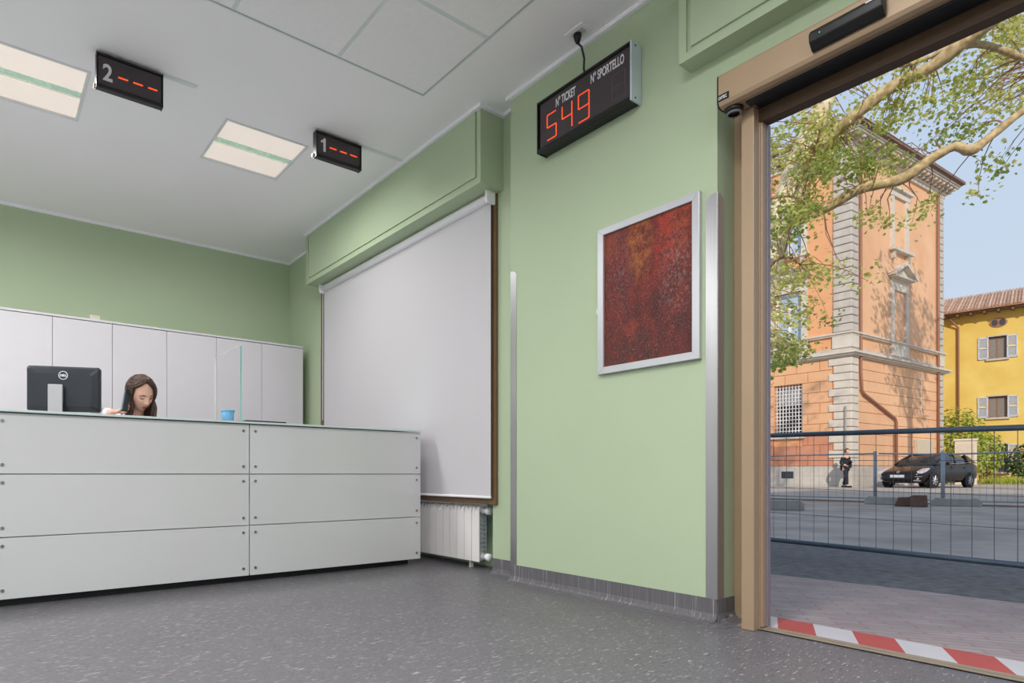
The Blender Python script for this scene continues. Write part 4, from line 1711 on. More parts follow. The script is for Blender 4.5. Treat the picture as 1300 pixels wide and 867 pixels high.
# windows on the left face
def leaf_window(z0, z1, hood, ds=0.):
    s0, s1 = 1.98 + ds, 3.2 + ds
    mb = MB()
    fbox(mb, 'L', s0 - .26, s0, -.1, .08, z0, z1 + .2)
    fbox(mb, 'L', s1, s1 + .26, -.1, .08, z0, z1 + .2)
    fbox(mb, 'L', s0, s1, -.1, .08, z1, z1 + .2)
    fbox(mb, 'L', s0 - .3, s1 + .3, 0, .12, z1 + .2, z1 + .55)
    if hood == 'gable':
        fbox(mb, 'L', s0 - .42, s1 + .42, 0, .34, z1 + .55, z1 + .66)
        mb.prism([(s0 - .46, z1 + .66), ((s0 + s1) / 2, z1 + 1.18), (s1 + .46, z1 + .66)], PC, EL, UP, NL, 0, .14)
        for sgn in (-1, 1):
            c_ = (s0 + s1) / 2
            mb.prism([(c_, z1 + 1.12), (c_, z1 + 1.26), (c_ + sgn * (c_ - s0 + .48), z1 + .74), (c_ + sgn * (c_ - s0 + .48), z1 + .62)], PC, EL, UP, NL, 0, .36)
    else:
        fbox(mb, 'L', s0 - .42, s1 + .42, 0, .30, z1 + .55, z1 + .68)
        fbox(mb, 'L', s0 - .36, s1 + .36, 0, .22, z0 - .14, z0)
        for q in (s0 - .15, s1 + .0):
            fbox(mb, 'L', q, q + .16, 0, .16, z0 - .42, z0 - .14)
    f_ = mb.build('window_surround', M_stone, pal)
    mb = MB()
    zt_ = z0 + (z1 - z0) * .66
    for a, b_, c, d_ in ((s0, s0 + .09, z0, z1), (s1 - .09, s1, z0, z1), (s0, s1, z0, z0 + .12), (s0, s1, z1 - .1, z1), (s0, s1, zt_, zt_ + .12), ((s0 + s1) / 2 - .06, (s0 + s1) / 2 + .06, z0, zt_)):
        fbox(mb, 'L', a, b_, -.26, -.18, c, d_)
    w_ = mb.build('window', M_winwhite, pal)
    for a, b_, c, d_ in ((s0 + .09, (s0 + s1) / 2 - .06, z0 + .12, zt_), ((s0 + s1) / 2 + .06, s1 - .09, z0 + .12, zt_), (s0 + .09, s1 - .09, zt_ + .12, z1 - .1)):
        mb = MB()
        fbox(mb, 'L', a, b_, -.23, -.22, c, d_)
        mb.build('pane', M_sky_glass, w_)


for ds in BAYS:
    leaf_window(7.12, 9.45, 'gable', ds)
    leaf_window(11.2, 13.6, 'shelf', ds)
    mb = MB()
    fbox(mb, 'L', ds + 1.82, ds + 3.38, 0, .16, 2.38, 2.50)
    mb.build('window_sill', M_stone, pal)
    mb = MB()
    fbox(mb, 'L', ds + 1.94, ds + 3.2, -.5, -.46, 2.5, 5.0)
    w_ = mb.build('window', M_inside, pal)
    mb = MB()
    for k in range(5):
        fbox(mb, 'L', ds + 1.97, ds + 3.17, -.40, -.37, 4.02 + k * .19, 4.19 + k * .19)
    mb.build('lowered_shutter', mat('grey_shutter', (186, 190, 190), .6), w_)
    for k in range(9):
        mb = MB()
        s = ds + 1.94 + 1.26 * (k + .5) / 9
        fbox(mb, 'L', s - .018, s + .018, -.14, -.105, 2.5, 5.0)
        mb.build('bar', M_winwhite, w_)
    for k in range(14):
        mb = MB()
        z = 2.5 + 2.5 * (k + .5) / 14
        fbox(mb, 'L', ds + 1.94, ds + 3.2, -.145, -.115, z - .018, z + .018)
        mb.build('bar', M_winwhite, w_)
mb = MB()
fbox(mb, 'L', 2.30, 2.84, .0, .104, .46, .80)
vent = mb.build('cellar_vent', M_inside, pal)
for k in range(7):
    mb = MB()
    s = 2.30 + .54 * (k + .5) / 7
    fbox(mb, 'L', s - .012, s + .012, .104, .115, .46, .80)
    mb.build('bar', M_galv, vent)
# blind windows on the right face
mb = MB()
fbox(mb, 'R', 3.93, 4.24, 0, .08, 7.12, 9.85)
fbox(mb, 'R', 5.52, 5.85, 0, .08, 7.12, 9.85)
fbox(mb, 'R', 4.24, 5.52, 0, .08, 9.65, 9.85)
fbox(mb, 'R', 3.93, 5.85, 0, .06, 9.85, 10.2)
fbox(mb, 'R', 3.80, 5.98, 0, .32, 10.2, 10.3)
mb.prism([(3.74, 10.3), (4.89, 10.92), (6.04, 10.3)], PC, ER, UP, NR, 0, .12)
for sgn in (-1, 1):
    mb.prism([(4.89, 10.86), (4.89, 11.0), (4.89 + sgn * 1.22, 10.36), (4.89 + sgn * 1.22, 10.26)], PC, ER, UP, NR, 0, .36)
mb.build('window_surround', M_stone, pal)
mb = MB()
fbox(mb, 'R', 3.93, 4.24, 0, .08, 11.65, 14.2)
fbox(mb, 'R', 5.52, 5.87, 0, .08, 11.65, 14.2)
fbox(mb, 'R', 3.85, 5.95, 0, .10, 14.2, 14.5)
fbox(mb, 'R', 3.75, 6.05, 0, .22, 14.5, 14.62)
fbox(mb, 'R', 3.80, 6.0, 0, .24, 11.52, 11.65)
for q in (4.0, 5.6):
    fbox(mb, 'R', q, q + .2, 0, .16, 11.15, 11.52)
mb.build('window_surround', M_stone, pal)
# cornice, brackets, gutter, roof
mb = MB()
wrapped(mb, .10, 15.40, 15.56)
wrapped(mb, .16, 15.56, 15.64)
mb.build('cornice', M_stone, pal)
mb = MB()
wrapped(mb, .56, 15.86, 15.95)
wrapped(mb, .62, 15.95, 16.02)
mb.build('cornice', M_stone_d, pal)
br_me = None
for side, Ls in (('L', LL), ('R', 10.3)):
    k = 0
    while .2 + k * .48 < Ls:
        s = .2 + k * .48
        mb = MB()
        fbox(mb, side, s - .10, s + .10, .1, .50, 15.74, 15.86)
        fbox(mb, side, s - .08, s + .08, .1, .32, 15.64, 15.74)
        mb.build('bracket', M_stone, pal)
        k += 1
mb = MB()
wrapped(mb, .68, 16.02, 16.07)
wrapped(mb, .76, 16.07, 16.20)
mb.build('gutter', M_eave, pal)
mb = MB()
rz_ = 18.2
q0, q1, q2, q3 = PC + NL * .75 + NR * .75, PC + ER * 10.8 + NR * .75, PC + ER * 10.8 + EL * (LL + 1), PC + EL * (LL + 1) + NL * .75
ctr = (q0 + q1 + q2 + q3) / 4
for q in (q0, q1, q2, q3, ctr):
    q.z = 16.2
ctr.z = rz_
mb.add([q0, q1, q2, q3, ctr], [(0, 1, 4), (1, 2, 4), (2, 3, 4), (3, 0, 4), (0, 1, 2, 3)])
mb.build('roof', M_rooft, pal)


def fpt(side, s, o, z):
    e, n_ = (EL, NL) if side == 'L' else (ER, NR)
    return PC + e * s + n_ * o + UP * z


for pts in ([fpt('R', .72, .12, 15.6), fpt('R', .72, .12, 5.3), fpt('R', .78, .14, 4.5), fpt('R', .95, .14, 4.36), fpt('R', 4.1, .14, 3.38), fpt('R', 4.25, .14, 3.2), fpt('R', 4.25, .14, .3)],
            [fpt('R', 9.25, .12, 15.6), fpt('R', 9.25, .12, .3)]):
    mb = MB()
    mb.tube(pts, .06, 10)
    mb.build('downpipe', M_pipe, pal, smooth=True)
mb = MB()
mb.tube([fpt('R', 7.24, .06, 5.9), fpt('R', 7.24, .06, 3.8), fpt('R', 7.24, .16, 3.7), fpt('R', 7.5, .3, 3.62)], .03, 8)
mb.build('lamp_conduit', M_stone, pal, smooth=True)
mb = MB()
fbox(mb, 'R', 6.5, 8.35, .04, .22, 1.2, 2.42)
bx = mb.build('meter_box', mat('pale_meter_box', (206, 192, 168), .7, var=.04), pal, bevel=.02)
mb = MB()
mb.tube([fpt('L', .14, .16, 0), fpt('L', .14, .16, 3.75)], .035, 8)
mb.build('pole', mat('grey_pole', (150, 146, 140), .6), pal, smooth=True)

# ------------------------------------------------------------------ yellow house behind
YC = wpt(1240, 38)
th_ = R(-44)
EY = Vector((math.cos(th_) * math.sin(YAW) + math.sin(th_) * math.cos(YAW), math.cos(th_) * math.cos(YAW) - math.sin(th_) * math.sin(YAW), 0))
NY = Vector((-EY.y, EY.x, 0))
NY = NY if NY.x < 0 else -NY
yh = thing('yellow_house', (YC.x, YC.y, 0), 'yellow house with blue-grey shutters and tiled roof behind the bush', 'house')
M_yellow = ramp_colors(mat('yellow_plaster', (226, 190, 84), .9, scale=.8, bump=.1), (222, 188, 96), (234, 205, 116))
M_shut = mat('blue_grey_shutter', (206, 214, 228), .7, var=.04)


def ybox(mb, s0, s1, o0, o1, z0, z1, mi=0):
    mb.obox(YC, EY, NY, UP, s0, s1, o0, o1, z0, z1, mi)


WY = [(-1.33, -.54, 7.82, 9.18), (-1.36, -.52, 4.18, 5.48), (-1.38, -.56, .80, 2.52)]
mb = MB()
zs_ = [0., .80, 2.52, 4.18, 5.48, 7.82, 9.18, 10.75]
for a, b_ in zip(zs_[:-1], zs_[1:]):
    ops = [w for w in WY if w[2] <= a + 1e-6 and w[3] >= b_ - 1e-6]
    ss = [-9.] + [v for w in ops for v in w[:2]] + [9.]
    for q in range(0, len(ss), 2):
        ybox(mb, ss[q], ss[q + 1], -.4, 0, a, b_)
ybox(mb, -9, 9, -9, -.4, 0, 10.75)
mb.build('wall', M_yellow, yh)
for i, (s0, s1, z0, z1) in enumerate(WY):
    mb = MB()
    ybox(mb, s0 - .06, s0, -.15, .04, z0, z1)
    ybox(mb, s1, s1 + .06, -.15, .04, z0, z1)
    ybox(mb, s0 - .06, s1 + .06, -.15, .04, z1, z1 + .09)
    ybox(mb, s0 - .12, s1 + .12, -.15, .12, z0 - .12, z0)
    mb.build('window_surround', M_stone_d, yh)
    mb = MB()
    mid = (s0 + s1) / 2
    for a, b_, c, d_ in ((s0, s0 + .06, z0, z1), (s1 - .06, s1, z0, z1), (mid - .04, mid + .04, z0, z1), (s0, s1, z0, z0 + .06), (s0, s1, z1 - .06, z1)):
        ybox(mb, a, b_, -.2, -.14, c, d_)
    w_ = mb.build('window', M_pipe, yh)
    for a, b_ in ((s0 + .06, mid - .04), (mid + .04, s1 - .06)):
        mb = MB()
        ybox(mb, a, b_, -.18, -.17, z0 + .06, z1 - .06)
        mb.build('pane', mat('curtained_glass' if i < 2 else 'dark_glass', (138, 132, 124) if i < 2 else (70, 66, 70), .15, spec=.7), w_)
    if i == 2:
        for k in range(7):
            mb = MB()
            s = s0 + (s1 - s0) * (k + .5) / 7
            ybox(mb, s - .012, s + .012, .0, .025, z0, z1)
            mb.build('bar', M_galv, w_)
    for a, b_ in ((s1 + .02, s1 + .48), (s0 - .48, s0 - .02)):
        mb = MB()
        ybox(mb, a, a + .05, .02, .07, z0, z1)
        ybox(mb, b_ - .05, b_, .02, .07, z0, z1)
        for zz in (z0, (z0 + z1) / 2 - .03, z1 - .06):
            ybox(mb, a, b_, .02, .07, zz, zz + .06)
        sh = mb.build('shutter', M_shut, yh)
        for k in range(14):
            zz = z0 + .07 + k * (z1 - z0 - .1) / 14
            if abs(zz - (z0 + z1) / 2) < .05:
                continue
            mb = MB()
            mb.prism([(.025, 0), (.06, .05), (.06, .07), (.025, .02)], YC + UP * zz, NY, UP, EY, a + .05, b_ - .05)
            mb.build('slat', M_shut, sh)
mb = MB()
mb.prism([(-.98 + .40 * math.cos(t), 10.02 + .28 * math.sin(t)) for t in [2 * PI * k / 20 for k in range(20)]], YC, EY, UP, NY, 0, .05)
ov = mb.build('oval_window', M_pipe, yh)
for a in (-.17, .17):
    mb = MB()
    mb.prism([(-.98 + a + .14 * math.cos(t), 10.02 + .2 * math.sin(t)) for t in [2 * PI * k / 16 for k in range(16)]], YC, EY, UP, NY, .05, .06)
    mb.build('pane', MATS['dark_glass'], ov)
mb = MB()
mb.tube([YC + EY * 1.25 + NY * .5 + UP * 10.6, YC + EY * .86 + NY * .12 + UP * 10.0, YC + EY * .84 + NY * .12 + UP * .2], .06, 8)
mb.build('downpipe', M_pipe, yh, smooth=True)
mb = MB()
ybox(mb, -9.4, 9.4, -.2, .82, 10.75, 10.86)
ybox(mb, -9.4, 9.4, .78, .92, 10.80, 10.93)
mb.build('eave', M_eave, yh)
for k in range(28):
    mb = MB()
    ybox(mb, -8.5 + .62 * k, -8.38 + .62 * k, 0, .78, 10.62, 10.75)
    mb.build('rafter', M_eave, yh)
sl = math.tan(R(20))
mb = MB()
mb.prism([(.95, 10.9), (-4.3, 10.9 + 5.25 * sl), (-9.5, 10.9), (-9.5, 10.8), (.95, 10.8)], YC, NY, UP, EY, -9.4, 9.4)
mb.build('roof', M_rooft, yh)
for k in range(60):                                    # barrel tiles, one run per row
    s = -4.6 + .16 * k
    mb = MB()
    for q in range(6):
        o0, o1 = 1.0 - q * .9, 1.0 - (q + 1) * .9 - .06
        pa, pb = YC + EY * s + NY * o0 + UP * (10.93 + (.95 - o0) * sl), YC + EY * s + NY * o1 + UP * (10.93 + (.95 - o1) * sl)
        mb.tube([pa, pb], [.078, .06], 7)
    mb.build('tile_run', ramp_colors(mat('barrel_tile_%d' % (k % 3), (196, 148, 118), .9, scale=3), *(((176, 140, 116), (204, 172, 146)), ((190, 156, 132), (214, 186, 162)), ((164, 128, 108), (196, 160, 134)))[k % 3]), yh)

# ------------------------------------------------------------------ vegetation
def leaf_mesh(mb, p, nrm, up, size, mi=0):
    nrm = nrm.normalized()
    a = up - nrm * up.dot(nrm)
    a = a.normalized() if a.length > 1e-4 else nrm.orthogonal().normalized()
    b_ = nrm.cross(a)
    out = [(0, -.5), (.22, -.28), (.5, -.18), (.32, .08), (.42, .34), (.16, .26), (0, .55), (-.16, .26), (-.42, .34), (-.32, .08), (-.5, -.18), (-.22, -.28)]
    o = len(mb.v)
    mb.v.append(tuple(p))
    for x, y in out:
        mb.v.append(tuple(p + b_ * x * size + a * y * size + nrm * (abs(x) * .35 * size)))
    for k in range(12):
        mb.f.append((o, o + 1 + k, o + 1 + (k + 1) % 12))
        mb.m.append(mi)


M_bark = ramp_colors(mat('plane_bark', (190, 172, 140), .9, scale=6, stretch=(1, 1, .5), bump=.4), (204, 184, 144), (240, 228, 200))
M_bark2 = ramp_colors(mat('limb_bark', (168, 142, 104), .9, scale=9, bump=.5), (152, 126, 84), (216, 192, 146))
M_leafs = []
for i, (a, b_) in enumerate((((176, 184, 88), (212, 212, 122)), ((212, 210, 116), (234, 226, 150)), ((132, 154, 72), (172, 184, 98)))):
    M_leafs.append(ramp_colors(mat('plane_leaf_%d' % i, (140, 150, 70), .6, scale=3, translucent=.5), a, b_))

tb = wpt(925, 14.2)
tree = thing('plane_tree', (tb.x, tb.y, 0), 'plane tree with pale bark and fresh yellow-green leaves outside the doorway', 'tree')
rt = random.Random(21)


def limb(name, pts, rad_, m_, n=10):
    P = [wuv(*p) for p in pts]
    # smooth the polyline
    Q, RR = [], []
    for i in range(len(P) - 1):
        p0, p1, p2, p3 = P[max(i - 1, 0)], P[i], P[i + 1], P[min(i + 2, len(P) - 1)]
        for k in range(4):
            t_ = k / 4
            Q.append(.5 * ((2 * p1) + (p2 - p0) * t_ + (2 * p0 - 5 * p1 + 4 * p2 - p3) * t_ ** 2 + (3 * p1 - p0 - 3 * p2 + p3) * t_ ** 3))
            RR.append((rad_[i] * (1 - t_) + rad_[i + 1] * t_) * rt.uniform(.93, 1.07))
    Q.append(P[-1])
    RR.append(rad_[-1])
    mb = MB()
    mb.tube(Q, RR, n)
    mb.build(name, m_, tree, smooth=True)
    return Q


base = wuv(925, 636.5, 14.2)
base.z = 0
axes = []
axes.append(limb('trunk', [(925, 637, 14.2), (938, 540, 14.2), (955, 420, 14.1), (978, 320, 14), (1000, 250, 14), (1022, 190, 13.9), (1046, 128, 13.8), (1066, 55, 13.7), (1080, -40, 13.6), (1085, -130, 13.5)],
                 [.44, .36, .34, .32, .30, .26, .21, .17, .13, .08], M_bark, 16))
axes.append(limb('limb', [(1010, 222, 13.9), (1040, 186, 13.6), (1065, 164, 13.3), (1085, 146, 13), (1130, 112, 12.6), (1180, 86, 12.2), (1222, 55, 11.8), (1275, 12, 11.4), (1330, -40, 11), (1380, -90, 10.8)],
                 [.14, .13, .125, .125, .12, .12, .13, .13, .11, .08], M_bark2))
axes.append(limb('limb', [(1215, 60, 11.85), (1240, 56, 11.9), (1268, 62, 12), (1300, 74, 12.1), (1360, 84, 12.3)], [.07, .065, .065, .06, .04], M_bark2))
axes.append(limb('limb', [(1120, 78, 12.9), (1150, 82, 12.7), (1185, 70, 12.5), (1210, 55, 12.3), (1260, 20, 12.2)], [.05, .05, .045, .04, .03], M_bark2))
axes.append(limb('limb', [(1000, 285, 14), (1045, 266, 13.6), (1080, 246, 13.2), (1100, 237, 13), (1140, 229, 12.8), (1163, 216, 12.6), (1180, 203, 12.5), (1212, 186, 12.3), (1232, 191, 12.2), (1258, 173, 12.1), (1300, 140, 11.9), (1360, 105, 11.8)],
                 [.13, .11, .10, .11, .11, .10, .095, .085, .105, .075, .07, .05], M_bark2))
axes.append(limb('limb', [(935, 268, 13.6), (970, 254, 13.4), (1000, 249, 13.2), (1020, 255, 13.1)], [.04, .032, .026, .015], M_pipe))
axes.append(limb('limb', [(940, 385, 13.6), (972, 345, 13.4), (986, 330, 13.3), (1003, 327, 13.2), (1016, 336, 13.1)], [.05, .04, .032, .026, .014], M_pipe))
axes.append(limb('limb', [(1010, 240, 13.5), (1022, 215, 13.4), (1034, 190, 13.2), (1044, 160, 13.1)], [.025, .022, .018, .012], M_pipe))

AXP = [p for Q in axes for p in Q]
fol = MB()
twg = MB()


def clump(c, n_l, spread, mi):
    for _ in range(n_l):
        d_ = Vector((rt.gauss(0, 1), rt.gauss(0, 1), rt.gauss(0, .8)))
        p = c + d_ * spread
        nn = Vector((rt.gauss(0, .6), rt.gauss(0, .6), rt.uniform(.1, 1)))
        leaf_mesh(fol, p, nn, Vector((rt.gauss(0, 1), rt.gauss(0, 1), rt.uniform(-1.5, .2))), rt.uniform(.055, .115), mi if rt.random() < .7 else rt.randrange(3))


REG = [(1022, 190, 48, 36, 50, 0), (1052, 158, 34, 20, 16, 1), (1078, 207, 42, 24, 30, 2), (1122, 208, 36, 22, 11, 0), (998, 270, 30, 45, 30, 2), (1028, 275, 22, 30, 16, 0),
       (988, 395, 16, 50, 15, 1), (985, 450, 22, 18, 15, 2), (1012, 440, 22, 14, 7, 0), (1030, 395, 25, 25, 6, 0), (1040, 335, 30, 30, 7, 1), (1012, 345, 28, 26, 10, 0),
       (1135, 142, 52, 26, 18, 0), (1150, 96, 45, 26, 8, 1), (1200, 110, 55, 40, 24, 0), (1215, 165, 40, 25, 8, 2), (1262, 105, 36, 40, 18, 1), (1265, 45, 40, 30, 22, 0), (1292, 30, 20, 30, 14, 1),
       (1270, 205, 25, 22, 4, 2), (1238, 245, 8, 5, 1, 0), (1100, 275, 25, 14, 4, 0), (1140, 285, 18, 10, 2, 1), (1175, 262, 10, 14, 3, 0), (1098, 352, 8, 6, 1, 0),
       (1200, 20, 60, 40, 20, 1), (1130, -60, 180, 60, 14, 0), (1330, 60, 30, 110, 12, 0), (905, 220, 60, 110, 14, 0), (1080, 90, 35, 40, 14, 1)]
for (cu, cv, ru, rv, n_, mi) in REG:
    for _ in range(n_):
        while True:
            a, b_ = rt.uniform(-1, 1), rt.uniform(-1, 1)
            if a * a + b_ * b_ <= 1:
                break
        c = wuv(cu + a * ru, cv + b_ * rv, rt.uniform(12.2, 15.4))
        clump(c, rt.randint(18, 32), rt.uniform(.10, .22), mi)
        q = min(AXP, key=lambda w: (w - c).length)
        if (q - c).length < 3.2:
            m1 = q.lerp(c, .5) + Vector((rt.gauss(0, .08), rt.gauss(0, .08), rt.gauss(.1, .1)))
            twg.tube([q, q.lerp(m1, .5) + Vector((0, 0, .04)), m1, m1.lerp(c, .5) + Vector((rt.gauss(0, .04), 0, .03)), c], [.013, .011, .009, .007, .004], 4, cap=False)
o = twg.build('twigs', M_pipe, tree, fix=False)
o['kind'] = 'stuff'
o = fol.build('foliage', M_leafs, tree, fix=False)
o['kind'] = 'stuff'

# a second tree, added out of view to dapple the palazzo with shade
def dapple_tree(c, h, crown, n_, label, seed, tall=1.15):
    r_ = random.Random(seed)
    t = thing('plane_tree', (c.x, c.y, 0), label, 'tree')
    mb = MB()
    top = Vector((c.x, c.y, h - crown * .6))
    mb.tube([(c.x, c.y, 0), (c.x + .1, c.y, h * .4), tuple(top)], [.3, .22, .1], 10)
    mb.build('trunk', M_bark, t, smooth=True)
    f2, tw = MB(), MB()
    for _ in range(n_):
        d_ = Vector((r_.gauss(0, 1), r_.gauss(0, 1), r_.gauss(0, 1)))
        d_ = d_.normalized() * crown * r_.random() ** .45
        p = Vector((c.x, c.y, h - crown * tall)) + Vector((d_.x, d_.y, d_.z * tall))
        tw.tube([tuple(top.lerp(Vector((c.x, c.y, h * .5)), r_.random())), tuple(p)], [.03, .008], 4, cap=False)
        for _k in range(16):
            leaf_mesh(f2, p + Vector((r_.gauss(0, .3), r_.gauss(0, .3), r_.gauss(0, .25))), Vector((r_.gauss(0, .6), r_.gauss(0, .6), 1)), Vector((r_.gauss(0, 1), r_.gauss(0, 1), -1)), r_.uniform(.14, .24), r_.randrange(3))
    o = tw.build('branches', M_pipe, t, fix=False)
    o['kind'] = 'stuff'
    o = f2.build('foliage', M_leafs, t, fix=False)
    o['kind'] = 'stuff'


dapple_tree(Vector((28.6, 2.6, 0)), 18.5, 2.5, 130, 'tall plane tree added outside the picture to dapple the orange building with shade', 5, 1.7)


def bush(name, c, rx, ry, rz, n_, label, m_, seed, lsize=(.10, .2), cat='bush'):
    r_ = random.Random(seed)
    t = thing(name, (c.x, c.y, gz(c.x)), label, cat)
    mb, st = MB(), MB()
    for _ in range(n_):
        d_ = Vector((r_.gauss(0, 1), r_.gauss(0, 1), r_.gauss(0, 1))).normalized() * r_.uniform(.55, 1.03)
        p = Vector((c.x + d_.x * rx, c.y + d_.y * ry, c.z + d_.z * rz))
        leaf_mesh(mb, p, d_ + Vector((r_.gauss(0, .4), r_.gauss(0, .4), .5)), Vector((r_.gauss(0, 1), r_.gauss(0, 1), r_.gauss(0, 1))), r_.uniform(*lsize), r_.randrange(len(m_)))
    for _ in range(14):
        a = r_.uniform(0, 2 * PI)
        st.tube([(c.x + .15 * math.cos(a), c.y + .15 * math.sin(a), gz(c.x)), (c.x + rx * .5 * math.cos(a), c.y + ry * .5 * math.sin(a), c.z + rz * r_.uniform(-.2, .7))], [.03, .01], 5)
    o = mb.build('foliage', m_, t, fix=False)
    o['kind'] = 'stuff'
    st.build('stems', M_pipe, t)


M_bushm = [ramp_colors(mat('bush_leaf_%d' % i, (120, 150, 60), .6, scale=3, translucent=.35), a, b_) for i, (a, b_) in enumerate((((176, 188, 70), (208, 212, 104)), ((130, 154, 60), (172, 184, 82))))]
bc = wpt(1216, 34)
bc.z = 2.2
bush('bush', bc, .9, 1.35, 2.25, 2600, 'tall yellow-green bush between the orange building and the yellow house', M_bushm, 2)
bc = wpt(1250, 35.4)
bc.z = 1.9
bush('bush', bc, .8, .9, 1.35, 1100, 'lower green bush behind the pale cabinet and below the yellow house windows', M_bushm[::-1], 3)
hc = wpt(1305, 34.5)
hc.z = 1.3
bush('bush', hc, .7, 1.0, 1.1, 1200, 'dark green shrub growing in front of the yellow house at the picture edge', [ramp_colors(mat('shrub_leaf', (70, 100, 44), .6, scale=3), (54, 84, 34), (96, 120, 56))], 4)
gb = random.Random(8)
gr = MB()
g0, g1 = wpt(1252, 33.4), wpt(1330, 31.5)
for _ in range(1500):
    p = g0.lerp(g1, gb.random()) + Vector((gb.uniform(-.6, .6), gb.uniform(-.3, .3), 0))
    p.z = gz(p.x)
    h_ = gb.uniform(.15, .5)
    d_ = Vector((gb.gauss(0, .12), gb.gauss(0, .12), h_))
    s_ = Vector((gb.uniform(-1, 1), gb.uniform(-1, 1), 0)).normalized() * .025
    gr.add([p - s_, p + s_, p + d_], [(0, 1, 2)])
tag(gr.build('grass', M_bushm, fix=False), 'strip of rough grass along the foot of the yellow house', 'grass', kind='stuff')

cbp = wpt(1226, 31)
cb = thing('service_cabinet', (cbp.x, cbp.y, gz(cbp.x)), 'pale upright concrete service cabinet standing behind the car', 'cabinet')
mb = MB()
vd = Vector((cbp.x, cbp.y, 0)).normalized()
sd = Vector((vd.y, -vd.x, 0))
cz = gz(cbp.x)
mb.obox(Vector((cbp.x, cbp.y, cz)), sd, vd, UP, -.42, .42, -.25, .3, 0, 2.25)
mb.build('body', mat('pale_concrete', (216, 204, 186), .9, var=.05), cb, bevel=.02)
mb = MB()
mb.obox(Vector((cbp.x, cbp.y, cz)), sd, vd, UP, -.47, .47, -.3, .35, 2.25, 2.36)
mb.build('cap', MATS['pale_concrete'], cb, bevel=.02)
mb = MB()
mb.obox(Vector((cbp.x, cbp.y, cz)), sd, vd, UP, -.34, .34, -.262, -.25, .2, 2.1)
mb.build('door', mat('cabinet_door', (206, 194, 176), .8), cb)
mb = MB()
mb.obox(Vector((cbp.x, cbp.y, cz)), sd, vd, UP, .24, .40, -.31, -.25, .75, 1.0)
mb.build('meter', M_pipe, cb)

# ------------------------------------------------------------------ car (front towards the doorway)
fw, rw = wpt(1183, 25.0), wpt(1228, 26.05)
hd = (fw - rw).normalized()                       # rear -> front
lf = Vector((-hd.y, hd.x, 0))                     # towards its left
near = lf if lf.dot(fw) < 0 else -lf              # side facing the doorway
co_ = (fw - near * .78) + hd * .88                # front centre on the ground
CZ = gz(fw.x)
car = thing('car', (co_.x - hd.x * 2.2, co_.y - hd.y * 2.2, CZ), 'dark brown-black hatchback car parked before the orange building', 'car')
M_car = mat('car_paint', (30, 23, 22), .22, var=.03, coat=.15, spec=.3)
M_cglass = mat('car_glass', (34, 40, 44), .05, spec=.9)
M_tyre = mat('tyre', (34, 34, 36), .8)
M_alloy = mat('alloy', (206, 202, 204), .3, metal=.7)
M_lamp = mat('lamp_glass', (196, 190, 196), .1, spec=.9)


def cp(x, y, z):
    """car space: x back from the nose, y towards the visible side, z up"""
    return Vector((co_.x, co_.y, CZ)) - hd * x + near * y + UP * z


ST = [(.0, .52, .34, .50, .60, .64), (.06, .68, .24, .48, .64, .70), (.30, .80, .20, .50, .72, .78), (.80, .865, .20, .55, .84, .90), (1.30, .88, .20, .60, .94, 1.0),
      (1.9, .88, .20, .62, .97, 1.02), (2.8, .88, .20, .63, 1.0, 1.05), (3.5, .88, .22, .64, 1.04, 1.08), (4.05, .86, .26, .66, 1.05, 1.10), (4.36, .80, .34, .66, .98, 1.04), (4.44, .70, .42, .62, .88, .92)]
mb = MB()
rings = []
for (x, w, zl, zm, zb_, ztp) in ST:
    half = [(0, zl), (w * .80, zl), (w * .97, zl + .08), (w, zm), (w * .985, zb_ - .06), (w * .90, zb_ + .01), (w * .6, ztp - .005), (0, ztp)]
    ring = [cp(x, y, z) for y, z in half] + [cp(x, -y, z) for y, z in half[-2:0:-1]]
    rings.append(ring)
mb.loft(rings)
mb.build('body', M_car, car, smooth=True, subsurf=2)
GS = [(1.22, .74, .97, .74, .985), (1.60, .74, .99, .66, 1.20), (2.12, .76, 1.0, .60, 1.43), (2.7, .77, 1.02, .58, 1.475), (3.3, .77, 1.04, .57, 1.455), (3.85, .74, 1.06, .55, 1.36), (4.20, .70, 1.06, .60, 1.14)]
mb = MB()
rings = []
for (x, wb, zb_, wt, ztp) in GS:
    half = [(0, zb_ - .03), (wb, zb_ - .03), (wb, zb_), ((wb + wt) / 2 + .02, (zb_ + ztp) / 2), (wt, ztp - .02), (wt * .85, ztp), (0, ztp + .012)]
    rings.append([cp(x, y, z) for y, z in half] + [cp(x, -y, z) for y, z in half[-2:0:-1]])
mb.loft(rings)
mb.build('glasshouse', M_cglass, car, smooth=True)
mb = MB()
rings = []
for (x, wb, zb_, wt, ztp) in GS[2:6]:
    half = [(0, ztp + .004), (wt * .88, ztp + .0), (wt + .012, ztp - .035), (wt + .02, ztp - .06)]
    up_ = [(y, z + .016) for y, z in half]
    ring = [cp(x, y, z) for y, z in up_] + [cp(x, y, z) for y, z in half[::-1]]
    rings.append(ring)
for sgn in (1, -1):
    m2 = MB()
rings = []
for (x, wb, zb_, wt, ztp) in GS[2:6] + [(4.02, 0, 0, .56, 1.345)]:
    top = [(-wt - .015, ztp - .05), (-wt * .86, ztp + .012), (0, ztp + .026), (wt * .86, ztp + .012), (wt + .015, ztp - .05)]
    bot = [(y * .97, z - .02) for y, z in top[::-1]]
    rings.append([cp(x, y, z) for y, z in top + bot])
mb = MB()
mb.loft(rings)
mb.build('roof', M_car, car, smooth=True)
